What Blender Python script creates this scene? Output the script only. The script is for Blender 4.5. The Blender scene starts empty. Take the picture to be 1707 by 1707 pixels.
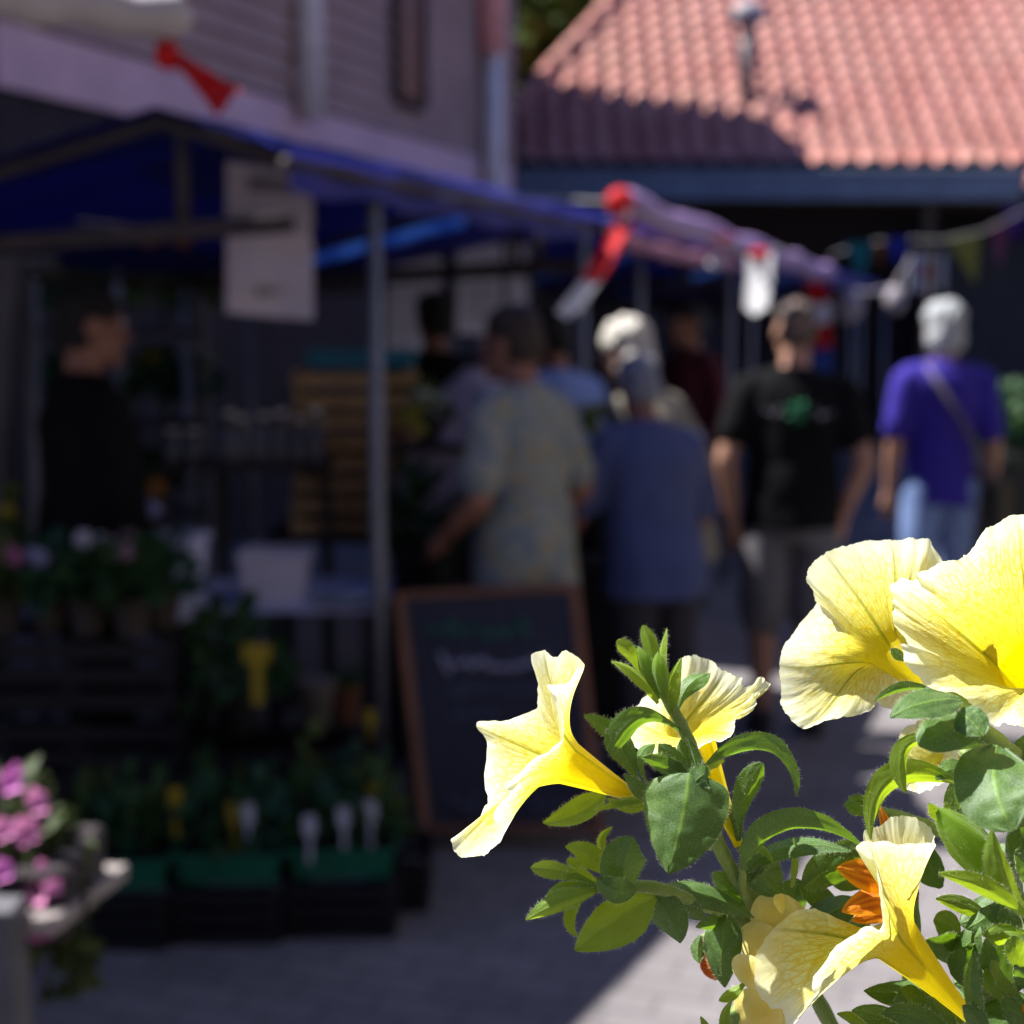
import bpy, math, random
from math import radians as R, sin, cos, pi
from mathutils import Vector as V, Matrix
from mathutils import noise as MN

sc = bpy.context.scene
COL = sc.collection
random.seed(7)

# ---------------------------------------------------------------- camera, sky, sun, exposure
FPX, CX, PITCH, CAMZ = 2500.0, 853.5, math.atan(308.0 / 2500.0), 1.6
cd = bpy.data.cameras.new("camera"); cam = bpy.data.objects.new("camera", cd); COL.objects.link(cam)
cd.sensor_fit = 'HORIZONTAL'; cd.sensor_width = 36.0; cd.lens = 36.0 * FPX / 1707.0
cam.location = (0, 0, CAMZ); cam.rotation_euler = (pi / 2 - PITCH, 0, 0)
cd.clip_start = 0.02; cd.clip_end = 500
cd.dof.use_dof = True; cd.dof.focus_distance = 0.468; cd.dof.aperture_fstop = 8.6
sc.camera = cam

SUN_EL, SUN_AZ = R(58), R(-12)     # rays travel towards +x, a little towards the camera
ray = V((cos(SUN_EL) * cos(SUN_AZ), cos(SUN_EL) * sin(SUN_AZ), -sin(SUN_EL)))
sd = bpy.data.lights.new("sun", 'SUN'); sd.energy = 5.0; sd.angle = R(0.53); sd.color = (1.0, 0.98, 0.94)
so = bpy.data.objects.new("sun", sd); COL.objects.link(so)
so.rotation_euler = ray.to_track_quat('-Z', 'Y').to_euler(); so.location = (-6, -2, 12)
wd = bpy.data.worlds.new("World"); sc.world = wd; wd.use_nodes = True
nt = wd.node_tree; bgn = nt.nodes['Background']
sky = nt.nodes.new('ShaderNodeTexSky'); sky.sky_type = 'NISHITA'; sky.sun_disc = False
sky.sun_elevation = SUN_EL; sky.ozone_density = 4.0; sky.dust_density = 0.3
tosun = -ray
sky.sun_rotation = math.atan2(tosun.x, tosun.y)
tint = nt.nodes.new('ShaderNodeMix'); tint.data_type = 'RGBA'; tint.blend_type = 'MULTIPLY'; tint.inputs[0].default_value = 1
tint.inputs[7].default_value = (0.72, 0.84, 1.36, 1)
nt.links.new(sky.outputs[0], tint.inputs[6]); nt.links.new(tint.outputs[2], bgn.inputs[0]); bgn.inputs[1].default_value = 0.05
sc.view_settings.view_transform = 'Standard'; sc.view_settings.look = 'None'
sc.view_settings.exposure = 1.5; sc.view_settings.gamma = 1.0
sc.render.engine = 'CYCLES'
sc.cycles.use_denoising = True
sc.cycles.max_bounces = 8; sc.cycles.transparent_max_bounces = 8

FW = V((0, cos(PITCH), -sin(PITCH))); UP = V((0, sin(PITCH), cos(PITCH))); RT = V((1, 0, 0))
CAMP = V((0, 0, CAMZ))
def W(px, py, D):                  # a point of the place, seen at that pixel and that depth
    return CAMP + FW * D + RT * ((px - CX) / FPX * D) - UP * ((py - CX) / FPX * D)
def G(px, D, z=0.0):               # a point at height z, above the ground, in that column
    y = (D + (z - CAMZ) * sin(PITCH)) / cos(PITCH)
    return V(((px - CX) / FPX * D, y, z))

# ---------------------------------------------------------------- materials
def newmat(name):
    m = bpy.data.materials.new(name); m.use_nodes = True
    return m, m.node_tree, m.node_tree.nodes['Principled BSDF']
def node(nt, t, **kw):
    n = nt.nodes.new(t)
    for k, v in kw.items(): setattr(n, k, v)
    return n
def mathn(nt, op, a, b=None, c=None, clamp=False):
    n = nt.nodes.new('ShaderNodeMath'); n.operation = op; n.use_clamp = clamp
    for i, x in enumerate((a, b, c)):
        if x is None: continue
        if isinstance(x, (int, float)): n.inputs[i].default_value = x
        else: nt.links.new(x, n.inputs[i])
    return n.outputs[0]
def mixc(nt, f, a, b, blend='MIX'):
    n = nt.nodes.new('ShaderNodeMix'); n.data_type = 'RGBA'; n.blend_type = blend
    for s, x in ((n.inputs[0], f), (n.inputs[6], a), (n.inputs[7], b)):
        if isinstance(x, (int, float)): s.default_value = x
        elif isinstance(x, tuple): s.default_value = x if len(x) == 4 else (*x, 1)
        else: nt.links.new(x, s)
    return n.outputs[2]
def ramp(nt, f, stops, interp='LINEAR'):
    n = nt.nodes.new('ShaderNodeValToRGB'); cr = n.color_ramp; cr.interpolation = interp
    while len(cr.elements) < len(stops): cr.elements.new(0.5)
    for e, (p, c) in zip(cr.elements, stops):
        e.position = p; e.color = c if len(c) == 4 else (*c, 1)
    nt.links.new(f, n.inputs[0]); return n.outputs[0]
_mc = {}
ALB = [0.62]                        # overall albedo scale of the street things, lowered to balance the exposure
def M(name, col, rough=0.7, var=0.18, scale=9.0, bump=0.0, metal=0.0, trans=0.0, spec=0.3, bscale=None):
    """plain procedural material: colour with mottling, optional bump and translucency"""
    if name in _mc: return _mc[name]
    m, nt, p = newmat(name); col = tuple(c * ALB[0] for c in col)
    tc = node(nt, 'ShaderNodeTexCoord')
    nz = node(nt, 'ShaderNodeTexNoise'); nz.inputs['Scale'].default_value = scale; nz.inputs['Detail'].default_value = 5
    nt.links.new(tc.outputs['Object'], nz.inputs['Vector'])
    a = tuple(c * (1 - var) for c in col); b = tuple(min(1, c * (1 + var)) for c in col)
    c = ramp(nt, nz.outputs[0], [(0.3, a), (0.7, b)])
    nt.links.new(c, p.inputs['Base Color'])
    p.inputs['Roughness'].default_value = rough; p.inputs['Metallic'].default_value = metal
    p.inputs['Specular IOR Level'].default_value = spec
    if bump:
        n2 = node(nt, 'ShaderNodeTexNoise'); n2.inputs['Scale'].default_value = bscale or scale * 6
        nt.links.new(tc.outputs['Object'], n2.inputs['Vector'])
        bn = node(nt, 'ShaderNodeBump'); bn.inputs['Strength'].default_value = bump; bn.inputs['Distance'].default_value = 0.02
        nt.links.new(n2.outputs[0], bn.inputs['Height']); nt.links.new(bn.outputs[0], p.inputs['Normal'])
    if trans:
        out = nt.nodes['Material Output']
        tr = node(nt, 'ShaderNodeBsdfTranslucent'); nt.links.new(c, tr.inputs[0])
        mx = node(nt, 'ShaderNodeMixShader'); mx.inputs[0].default_value = trans
        nt.links.new(p.outputs[0], mx.inputs[1]); nt.links.new(tr.outputs[0], mx.inputs[2])
        nt.links.new(mx.outputs[0], out.inputs[0])
    _mc[name] = m; return m

# ---------------------------------------------------------------- mesh building
def perp(t):
    a = V((0, 0, 1)) if abs(t.z) < 0.9 else V((1, 0, 0))
    s = t.cross(a).normalized(); return s, s.cross(t).normalized()
class MB:
    def __init__(s): s.v = []; s.f = []; s.m = []; s.uv = {}; s.at = {}
    def add(s, vs, fs, mi=0):
        o = len(s.v); s.v += [V(x) for x in vs]
        s.f += [tuple(i + o for i in f) for f in fs]; s.m += [mi] * len(fs); return o
    def box(s, c, size, rz=0.0, rx=0.0, ry=0.0, mi=0, bev=0.0):
        c = V(c); h = V(size) / 2; m = Matrix.Rotation(rz, 3, 'Z') @ Matrix.Rotation(ry, 3, 'Y') @ Matrix.Rotation(rx, 3, 'X')
        if bev <= 0: bev = min(h) * 0.12
        b = min(bev, min(h) * 0.45); vs = []; idx = {}
        for sx in (-1, 1):
            for sy in (-1, 1):
                for sz in (-1, 1):
                    for ax in range(3):
                        p = V((sx * (h.x - b), sy * (h.y - b), sz * (h.z - b))); p[ax] += (sx, sy, sz)[ax] * b
                        idx[sx, sy, sz, ax] = len(vs); vs.append(c + m @ p)
        fs = []
        for ax in range(3):
            o1, o2 = [(1, 2), (2, 0), (0, 1)][ax]
            for sg in (-1, 1):
                q = []
                for a, bb in ((-1, -1), (1, -1), (1, 1), (-1, 1)):
                    k = [0, 0, 0]; k[ax] = sg; k[o1] = a; k[o2] = bb; q.append(idx[k[0], k[1], k[2], ax])
                fs.append(tuple(q if sg > 0 else q[::-1]))
        for ax in range(3):            # bevel strips along edge direction ax
            o1, o2 = [(1, 2), (2, 0), (0, 1)][ax]
            for a in (-1, 1):
                for bb in (-1, 1):
                    def k(z, w):
                        kk = [0, 0, 0]; kk[ax] = z; kk[o1] = a; kk[o2] = bb; return idx[kk[0], kk[1], kk[2], w]
                    q = (k(-1, o1), k(1, o1), k(1, o2), k(-1, o2)); fs.append(q if a * bb < 0 else q[::-1])
        for sx in (-1, 1):
            for sy in (-1, 1):
                for sz in (-1, 1):
                    q = tuple(idx[sx, sy, sz, a] for a in range(3)); fs.append(q if sx * sy * sz > 0 else q[::-1])
        s.add(vs, fs, mi); return s
    def beam(s, a, b, w, h=None, mi=0):
        a, b = V(a), V(b); d = b - a; L = d.length
        q = d.to_track_quat('Z', 'Y').to_matrix(); h = h or w
        n = MB(); n.box((0, 0, L / 2), (w, h, L)); s.add([a + q @ v for v in n.v], n.f, mi); return s
    def tube(s, pts, rad, n=10, mi=0, cap=True):
        pts = [V(p) for p in pts]; rad = rad if isinstance(rad, (list, tuple)) else [rad] * len(pts)
        vs = []; fs = []; pv = None
        for i, p in enumerate(pts):
            t = (pts[min(i + 1, len(pts) - 1)] - pts[max(i - 1, 0)]).normalized()
            if pv is None: a, b = perp(t)
            else:
                a = (pv - t * pv.dot(t)).normalized(); b = t.cross(a) * -1
                b = a.cross(t)
            pv = a
            for k in range(n):
                an = 2 * pi * k / n; vs.append(p + (a * cos(an) + b * sin(an)) * rad[i])
        for i in range(len(pts) - 1):
            for k in range(n):
                fs.append((i * n + k, i * n + (k + 1) % n, (i + 1) * n + (k + 1) % n, (i + 1) * n + k))
        if cap: fs += [tuple(range(n))[::-1], tuple(range((len(pts) - 1) * n, len(pts) * n))]
        s.add(vs, fs, mi); return s
    def lathe(s, c, prof, n=20, mi=0, sx=1, sy=1, cap=True):
        c = V(c); vs = []; fs = []
        for r, z in prof:
            for k in range(n):
                a = 2 * pi * k / n; vs.append(c + V((cos(a) * r * sx, sin(a) * r * sy, z)))
        for i in range(len(prof) - 1):
            for k in range(n): fs.append((i * n + k, i * n + (k + 1) % n, (i + 1) * n + (k + 1) % n, (i + 1) * n + k))
        if cap: fs += [tuple(range(n))[::-1], tuple(range((len(prof) - 1) * n, len(prof) * n))]
        s.add(vs, fs, mi); return s
    def ell(s, c, r, n=14, mi=0, rot=None):
        c = V(c); r = V(r); vs = []; fs = []; m = n // 2 + 1
        for i in range(m + 1):
            th = pi * i / m
            for k in range(n):
                a = 2 * pi * k / n; p = V((sin(th) * cos(a) * r.x, sin(th) * sin(a) * r.y, cos(th) * r.z))
                vs.append(c + (rot @ p if rot else p))
        for i in range(m):
            for k in range(n): fs.append((i * n + k, (i + 1) * n + k, (i + 1) * n + (k + 1) % n, i * n + (k + 1) % n))
        s.add(vs, fs, mi); return s
    def grid(s, fn, nu, nv, mi=0, closed=False):
        vs = [V(fn(i / nu, j / nv)) for j in range(nv + 1) for i in range(nu + (0 if closed else 1))]
        w = nu if closed else nu + 1
        fs = [(j * w + i, j * w + (i + 1) % w, (j + 1) * w + (i + 1) % w, (j + 1) * w + i) for j in range(nv) for i in range(nu)]
        s.add(vs, fs, mi); return s
    def prism(s, poly, ext, mi=0):     # polygon (3D points) pushed along a vector
        e = V(ext); n = len(poly); vs = [V(p) for p in poly] + [V(p) + e for p in poly]
        fs = [tuple(range(n))[::-1], tuple(range(n, 2 * n))] + [(i, (i + 1) % n, n + (i + 1) % n, n + i) for i in range(n)]
        s.add(vs, fs, mi); return s
ORG = {}                                # where a thing's origin stands: (location, turn)
def build(name, mb, mats, parent=None, smooth=False, world=True):
    me = bpy.data.meshes.new(name); vs = mb.v
    if parent is not None and world and parent.name in ORG:
        loc, rz = ORG[parent.name]; rm = Matrix.Rotation(-rz, 3, 'Z'); vs = [rm @ (v - loc) for v in vs]
    me.from_pydata([tuple(v) for v in vs], [], mb.f)
    mats = mats if isinstance(mats, (list, tuple)) else [mats]
    for m in mats: me.materials.append(m)
    if len(mats) > 1: me.polygons.foreach_set('material_index', mb.m)
    if smooth: me.polygons.foreach_set('use_smooth', [True] * len(me.polygons))
    if mb.uv:
        ul = me.uv_layers.new(name='UVMap')
        for l in me.loops: ul.data[l.index].uv = mb.uv.get(l.vertex_index, (0, 0))
    for an, dat in mb.at.items():
        at = me.attributes.new(an, 'FLOAT', 'POINT'); at.data.foreach_set('value', dat + [9.0] * (len(mb.v) - len(dat)))
    me.update()
    o = bpy.data.objects.new(name, me); COL.objects.link(o)
    if parent is not None:
        o.parent = parent
        if parent.name in ORG: ORG[o.name] = ORG[parent.name]
    return o
def thing(name, label, cat, loc=(0, 0, 0), rz=0.0, group=None):
    o = bpy.data.objects.new(name, None); COL.objects.link(o); o.empty_display_size = 0.1
    o.location = loc; o.rotation_euler = (0, 0, rz); ORG[o.name] = (V(loc), rz)
    return tag(o, label, cat, group)
def tag(o, label=None, cat=None, group=None, kind=None):
    for k, v in (('label', label), ('category', cat), ('group', group), ('kind', kind)):
        if v: o[k] = v
    return o
def struct(name, mb, mats, **kw):
    return tag(build(name, mb, mats, **kw), kind='structure')
def copy_tree(o, parent=None):
    c = o.copy(); COL.objects.link(c)
    if parent is not None: c.parent = parent
    for ch in [x for x in o.children]: copy_tree(ch, c)
    return c
def lerp(a, b, t): return a + (b - a) * t
def interp(tab, t):
    for (t0, v0), (t1, v1) in zip(tab, tab[1:]):
        if t <= t1:
            k = (t - t0) / (t1 - t0); return v0 + (v1 - v0) * k
    return tab[-1][1]
# ================================================================= ground and buildings
LO, LU, LV = V((-0.98, 4.23, 0)), V((0.347, 0.938, 0)), V((-0.938, 0.347, 0))
def L(k, w, z): return LO + LU * k + LV * w + V((0, 0, z))       # along the lane, back from the lane, height
LANG = math.atan2(LU.y, LU.x)

def paver_material():
    m, nt, p = newmat('grey_pavers'); tc = node(nt, 'ShaderNodeTexCoord')
    mp = node(nt, 'ShaderNodeMapping'); mp.inputs['Rotation'].default_value = (0, 0, R(20)); nt.links.new(tc.outputs['Object'], mp.inputs[0])
    br = node(nt, 'ShaderNodeTexBrick'); br.inputs['Scale'].default_value = 1.0; br.inputs['Brick Width'].default_value = 0.21; br.inputs['Row Height'].default_value = 0.105
    br.inputs['Mortar Size'].default_value = 0.005; br.inputs['Color1'].default_value = (.136, .123, .125, 1); br.inputs['Color2'].default_value = (.168, .154, .156, 1); br.inputs['Mortar'].default_value = (.08, .075, .075, 1)
    nt.links.new(mp.outputs[0], br.inputs['Vector'])
    nz = node(nt, 'ShaderNodeTexNoise'); nz.inputs['Scale'].default_value = 1.3; nz.inputs['Detail'].default_value = 8; nt.links.new(tc.outputs['Object'], nz.inputs['Vector'])
    c = mixc(nt, 0.5, br.outputs[0], ramp(nt, nz.outputs[0], [(.3, (.6, .6, .6)), (.7, (1.25, 1.22, 1.2))]), 'MULTIPLY')
    nt.links.new(c, p.inputs['Base Color']); p.inputs['Roughness'].default_value = .85; p.inputs['Specular IOR Level'].default_value = .25
    bn = node(nt, 'ShaderNodeBump'); bn.inputs['Strength'].default_value = .5; bn.inputs['Distance'].default_value = .004; nt.links.new(br.outputs[1], bn.inputs['Height']); bn.invert = True
    nt.links.new(bn.outputs[0], p.inputs['Normal']); return m
mb = MB(); mb.grid(lambda u, v: V(((u - .5) * 240, (v - .35) * 240, .0)), 24, 24)
struct('ground', mb, paver_material())

BOARD = M('dark_clapboard', (.60, .40, .33), .75, .15, 2)
MAUVE = M('mauve_render', (1.05, .70, .72), .85, .1, 3, bump=.15)
GREYP = M('grey_pipe', (1.2, 1.08, .96), .6, .1, 6)
TERRA = M('terracotta', (.42, .14, .12), .8, .18, 5, bump=.2)
GLASS = M('dark_glass', (.02, .018, .014), .4, .3, 3, spec=.4)
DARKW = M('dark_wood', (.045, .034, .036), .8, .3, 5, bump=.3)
BRICK = M('dark_brick', (.14, .07, .07), .85, .25, 9, bump=.3)
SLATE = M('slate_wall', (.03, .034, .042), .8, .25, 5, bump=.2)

# --- the timber clad house along the lane
tb = thing('timber_house', 'house with dark horizontal clapboards above a mauve band, grey downpipes down its wall', 'house', tuple(L(7.6, 5, 0)))
mb = MB(); K0, K1, WW = 3.5, 11.85, 3.36
z = 3.34
while z < 5.7:                                   # overlapping boards, one wall
    mb.prism([L(K0, WW, z), L(K0, WW - .06, z), L(K0, WW - .012, z + .19), L(K0, WW, z + .19)], LU * (K1 - K0)); z += .165
build('wall_boards', mb, BOARD, tb)
mb = MB(); mb.prism([L(K0, WW + .02, 0), L(K0, WW + 4, 0), L(K0, WW + 4, 5.7), L(K0, WW + .02, 5.7)], LU * (K1 - K0 - .02))
build('wall', mb, DARKW, tb)
mb = MB(); mb.prism([L(K0, WW + .01, 2.95), L(K0, WW - .03, 2.95), L(K0, WW - .03, 3.32), L(K0, WW + .01, 3.32)], LU * (K1 - K0)); build('fascia_band', mb, MAUVE, tb)
mb = MB(); mb.prism([L(K0 - .3, WW - .45, 5.62), L(K0 - .3, WW + 2.2, 7.3), L(K0 - .3, WW + 4.6, 5.62), L(K0 - .3, WW + 2.2, 7.14)], LU * (K1 - K0 + .3)); build('roof', mb, TERRA, tb)
mb = MB(); c = L(9.0, WW - .03, 3.95); fr = M('brown_frame', (.05, .035, .02), .8, .2, 8)
mb.prism([L(8.72, WW - .10, 3.62), L(8.72, WW - .02, 3.62), L(8.72, WW - .02, 4.75), L(8.72, WW - .10, 4.75)], LU * .09)
mb.prism([L(9.33, WW - .10, 3.62), L(9.33, WW - .02, 3.62), L(9.33, WW - .02, 4.75), L(9.33, WW - .10, 4.75)], LU * .09)
mb.prism([L(8.81, WW - .105, 3.56), L(8.81, WW - .02, 3.56), L(8.81, WW - .02, 3.64), L(8.81, WW - .105, 3.64)], LU * .52)
wn = build('window', mb, fr, tb)
mb = MB(); mb.prism([L(8.81, WW - .080, 3.64), L(8.81, WW - .070, 3.64), L(8.81, WW - .070, 4.75), L(8.81, WW - .080, 4.75)], LU * .52); build('pane', mb, GLASS, wn)
mb = MB(); mb.tube([L(7.02, WW - .14, 3.2), L(7.02, WW - .14, 5.6)], .105, 14); mb.box(L(7.02, WW - .09, 3.5), (.2, .12, .05), LANG); build('downpipe', mb, GREYP, tb, smooth=True)
mb = MB(); mb.tube([L(10.95, WW - .15, 2.2), L(10.95, WW - .15, 4.35)], .105, 14); dp = build('downpipe', mb, GREYP, tb, smooth=True)
mb = MB(); mb.tube([L(10.90, WW - .15, 4.35), L(10.90, WW - .15, 6.2)], .14, 14); build('sunlit_upper_pipe', mb, M('sunlit_pink_pipe', (1.4, .62, .50), .7, .1, 5), dp, smooth=True)  # pink colour stands for sunlight on the upper part of the downpipe
mb = MB(); mb.box((-2.5, 18.62, 4.9), (5.1, 3.5, 9.8)); build('rear_wing', mb, BRICK, tb)

# --- the dark shop left of it
ds = thing('dark_shopfront', 'dark blue shop wall at the left edge behind the stall', 'building', tuple(L(-1, 5, 0)))
mb = MB(); mb.prism([L(-1.6, 3.7, 0), L(-1.6, 7, 0), L(-1.6, 7, 6.2), L(-1.6, 3.7, 6.2)], LU * 5.0); build('wall', mb, M('navy_wall', (.03, .04, .07), .8, .2, 4), ds)
mb = MB(); mb.prism([L(-.6, 3.64, .9), L(-.6, 3.69, .9), L(-.6, 3.69, 2.3), L(-.6, 3.64, 2.3)], LU * 2.4); build('window', mb, GLASS, ds)

# --- unseen houses added across the lane and behind the photographer to cut sky light
oh = thing('unseen_plastered_house', 'added unseen pale plastered house on the right hand side of the lane', 'house', (6, 1, 0))
mb = MB(); mb.box((6.5, 1.0, 4.2), (6.1, 16, 8.4)); build('wall', mb, M('pale_plaster', (.30, .28, .27), .9, .1, 3), oh)  # plaster kept pale to bounce sunlight into the stalls
mb = MB()
for yy in (-4, -1, 2, 5.5): mb.box((3.44, yy, 1.7), (.04, 1.1, 1.5)); mb.box((3.44, yy, 4.8), (.04, 1.1, 1.5))
build('window', mb, GLASS, oh)
oh = thing('unseen_warehouse', 'added unseen dark building behind the photographer', 'building', (-1, -9, 0))
mb = MB(); mb.box((-2, -9, 4.5), (16, 5, 9)); build('wall', mb, BRICK, oh)
mb = MB(); mb.box((-1, -6.49, 1.3), (3, .04, 2.6)); build('door', mb, DARKW, oh)

# --- the house with the red tiled roof
rb = thing('red_roofed_house', 'low building under a big red pantile roof with a blue grey gutter', 'house', (5, 22, 0))
EY, EZ, RP = 18.9, 3.60, R(40)
X0, X1 = -0.55, 12.0; TS = .305; CS = .34
def roofpt(x, s):                                # s: distance up the slope
    hx = X0 + .66 * s * cos(RP)
    cx = (x / TS) % 1.0
    h = .080 * (math.sqrt(max(0, 1 - ((cx - .42) / .42) ** 2)) if cx < .84 else -.25)
    h += .016 * (1 - (s / CS) % 1.0)
    return V((max(x, hx), EY + s * cos(RP) - h * sin(RP), EZ + s * sin(RP) + h * cos(RP)))
mb = MB(); SL = 7.0
xs = []; x = X0
while x < X1:
    for q in (0, .10, .2, .31, .42, .53, .64, .74, .82, .86): xs.append(x + q * TS)
    x += TS
x_off = X0
ss = []; n = 0
while n * CS < SL:
    ss += [n * CS, n * CS + .17, n * CS + CS - .002]; n += 1
vs = []
for s_ in ss:
    for xx in xs:
        p = roofpt(xx - X0, s_); hx = X0 + .66 * s_ * cos(RP); vs.append(V((max(xx, hx), p.y, p.z)))
w = len(xs); fs = [(j * w + i, j * w + i + 1, (j + 1) * w + i + 1, (j + 1) * w + i) for j in range(len(ss) - 1) for i in range(w - 1)]
mb.add(vs, fs)
def tile_material():
    m, nt, p = newmat('red_pantile'); tc = node(nt, 'ShaderNodeTexCoord')
    mp = node(nt, 'ShaderNodeMapping'); mp.inputs['Scale'].default_value = (1 / TS, 1 / (CS * cos(RP)), .01); mp.inputs['Location'].default_value = (0, 0, 0); nt.links.new(tc.outputs['Object'], mp.inputs[0])
    vo = node(nt, 'ShaderNodeTexVoronoi'); vo.inputs['Randomness'].default_value = .25; vo.inputs['Scale'].default_value = 1; nt.links.new(mp.outputs[0], vo.inputs['Vector'])
    nz = node(nt, 'ShaderNodeTexNoise'); nz.inputs['Scale'].default_value = 1.2; nz.inputs['Detail'].default_value = 7; nt.links.new(tc.outputs['Object'], nz.inputs['Vector'])
    sp = node(nt, 'ShaderNodeSeparateColor'); nt.links.new(vo.outputs['Color'], sp.inputs[0])
    c = ramp(nt, sp.outputs[0], [(0, (.32, .115, .09)), (.5, (.39, .15, .12)), (1, (.43, .185, .15))])
    c = mixc(nt, ramp(nt, nz.outputs[0], [(.42, (0,) * 3), (.7, (.6,) * 3)]), c, (.38, .20, .15))
    nt.links.new(c, p.inputs['Base Color']); p.inputs['Roughness'].default_value = .7; p.inputs['Specular IOR Level'].default_value = .3; return m
TILE = tile_material()
build('roof', mb, TILE, rb, smooth=True)
mb = MB()
for i in range(16):                              # hip tiles, one mesh of overlapping caps
    s0 = i * .42; a = lambda s: V((X0 + .66 * s * cos(RP), EY + s * cos(RP), EZ + s * sin(RP) + .07))
    mb.tube([a(s0), a(s0 + .46)], [.125, .10], 10)
build('hip_tiles', mb, TILE, rb, smooth=True)
mb = MB(); mb.prism([V((X0 + .02, EY + .02, EZ - .02)), V((X0 + .02, EY + 8, EZ - .02)), V((X0 + 3, EY + 5.3, EZ + 4.4))], (.02, 0, 0)); build('end_slope', mb, TILE, rb)
mb = MB(); mb.box((3.0, EY - .06, 3.345), (6.55, .16, .38)); mb.box((3.0, EY - .075, 3.50), (6.6, .2, .05)); build('gutter', mb, M('blue_grey_metal', (.22, .28, .36), .6, .15, 3), rb)
mb = MB()
mb.grid(lambda u, v: V((6.28 + u * 5.6, EY - .22 + v * .5 - .055 * abs(sin(pi * u * 18)) * .6, 3.32 + v * .42 + .055 * abs(sin(pi * u * 18)))), 18 * 8, 4); build('lower_tiles', mb, TILE, rb, smooth=True)
mb = MB(); mb.box((5.75, EY + .06, 3.39), (12.4, .04, .42)); mb.box((5.9, EY + .40, 3.57), (12.0, .04, .62)); mb.box((5.75, EY + .24, 3.33), (12.3, .34, .04)); build('fascia', mb, M('dark_fascia', (.10, .06, .055), .8, .2, 4), rb)
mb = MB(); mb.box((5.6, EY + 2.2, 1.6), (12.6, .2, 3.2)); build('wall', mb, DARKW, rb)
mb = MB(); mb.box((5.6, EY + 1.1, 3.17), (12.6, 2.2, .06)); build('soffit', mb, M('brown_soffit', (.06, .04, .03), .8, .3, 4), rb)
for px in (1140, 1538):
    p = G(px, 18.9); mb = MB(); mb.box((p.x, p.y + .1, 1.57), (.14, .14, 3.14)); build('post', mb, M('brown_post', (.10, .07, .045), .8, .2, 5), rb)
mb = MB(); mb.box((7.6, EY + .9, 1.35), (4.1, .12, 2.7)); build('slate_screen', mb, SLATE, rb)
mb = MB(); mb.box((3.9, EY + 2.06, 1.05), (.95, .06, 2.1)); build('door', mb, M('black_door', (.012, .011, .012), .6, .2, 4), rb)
b = V((3.05, EY + 1.06, EZ + .88)); mb = MB(); mb.tube([b - V((0, 0, .15)), b + V((0, 0, 1.05))], .095, 14); fl = build('flue_pipe', mb, M('flue_metal', (.20, .17, .17), .5, .2, 5), rb, smooth=True)
mb = MB(); mb.lathe(b + V((0, 0, .96)), [(.10, 0), (.20, .05), (.215, .2), (.18, .27), (.02, .35)], 18); build('cap', mb, M('flue_cap', (.46, .42, .44), .6, .15, 5), fl, smooth=True)

# --- trees behind
BARK = M('bark', (.09, .065, .045), .9, .3, 12, bump=.5)
FOL = M('tree_leaf', (.11, .17, .016), .6, .45, 1.6, trans=.35)
def tree(x, y, h, r, seed, label, col=FOL):
    rnd = random.Random(seed); t = thing('tree', label, 'tree', (x, y, 0), 0, 'trees behind the houses')
    mb = MB(); mb.tube([V((x, y, 0)), V((x + .1, y, h * .3)), V((x - .05, y + .1, h * .62)), V((x, y, h * .85))], [.28, .22, .13, .04], 10)
    for k in range(7):
        a = k * 2.4; z0 = h * (.3 + .07 * k); e = V((x + cos(a) * r * .7, y + sin(a) * r * .7, z0 + r * .5))
        mb.tube([V((x, y, z0)), V((x, y, z0)).lerp(e, .5) + V((0, 0, .15)), e], [.1, .06, .02], 6)
    build('trunk', mb, BARK, t, smooth=True)
    mb = MB(); clumps = []
    for _ in range(70):
        d = V((rnd.gauss(0, 1), rnd.gauss(0, 1), rnd.gauss(0, 1))).normalized() * rnd.uniform(.35, 1)
        clumps.append((V((x + d.x * r, y + d.y * r, h * .52 + d.z * h * .42)), rnd.uniform(.35, .75) * r * .38))
    for c, cr_ in clumps:
        for _ in range(150):
            d = V((rnd.gauss(0, 1), rnd.gauss(0, 1), rnd.gauss(0, 1))).normalized() * cr_ * rnd.uniform(.5, 1.05)
            p = c + d; s_ = rnd.uniform(.10, .20); n_ = (d.normalized() + V((rnd.gauss(0, .5), rnd.gauss(0, .5), .4))).normalized(); a, b2 = perp(n_)
            mb.add([p - a * s_, p - b2 * s_ * .6, p + a * s_, p + b2 * s_ * .6], [(0, 1, 2, 3)])
    build('crown', mb, col, t); return t
tree(1.0, 27, 11, 3.4, 1, 'leafy green tree between the clapboard house and the red roof')
tree(-1.6, 30, 11.5, 3.6, 2, 'tall green tree mostly hidden behind the clapboard house')
tree(-.3, 24.5, 8.5, 1.6, 4, 'smaller green tree just behind the corner of the clapboard house')
tree(4.6, 30, 9.5, 3.2, 3, 'green tree standing hidden behind the red tiled roof')
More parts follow.
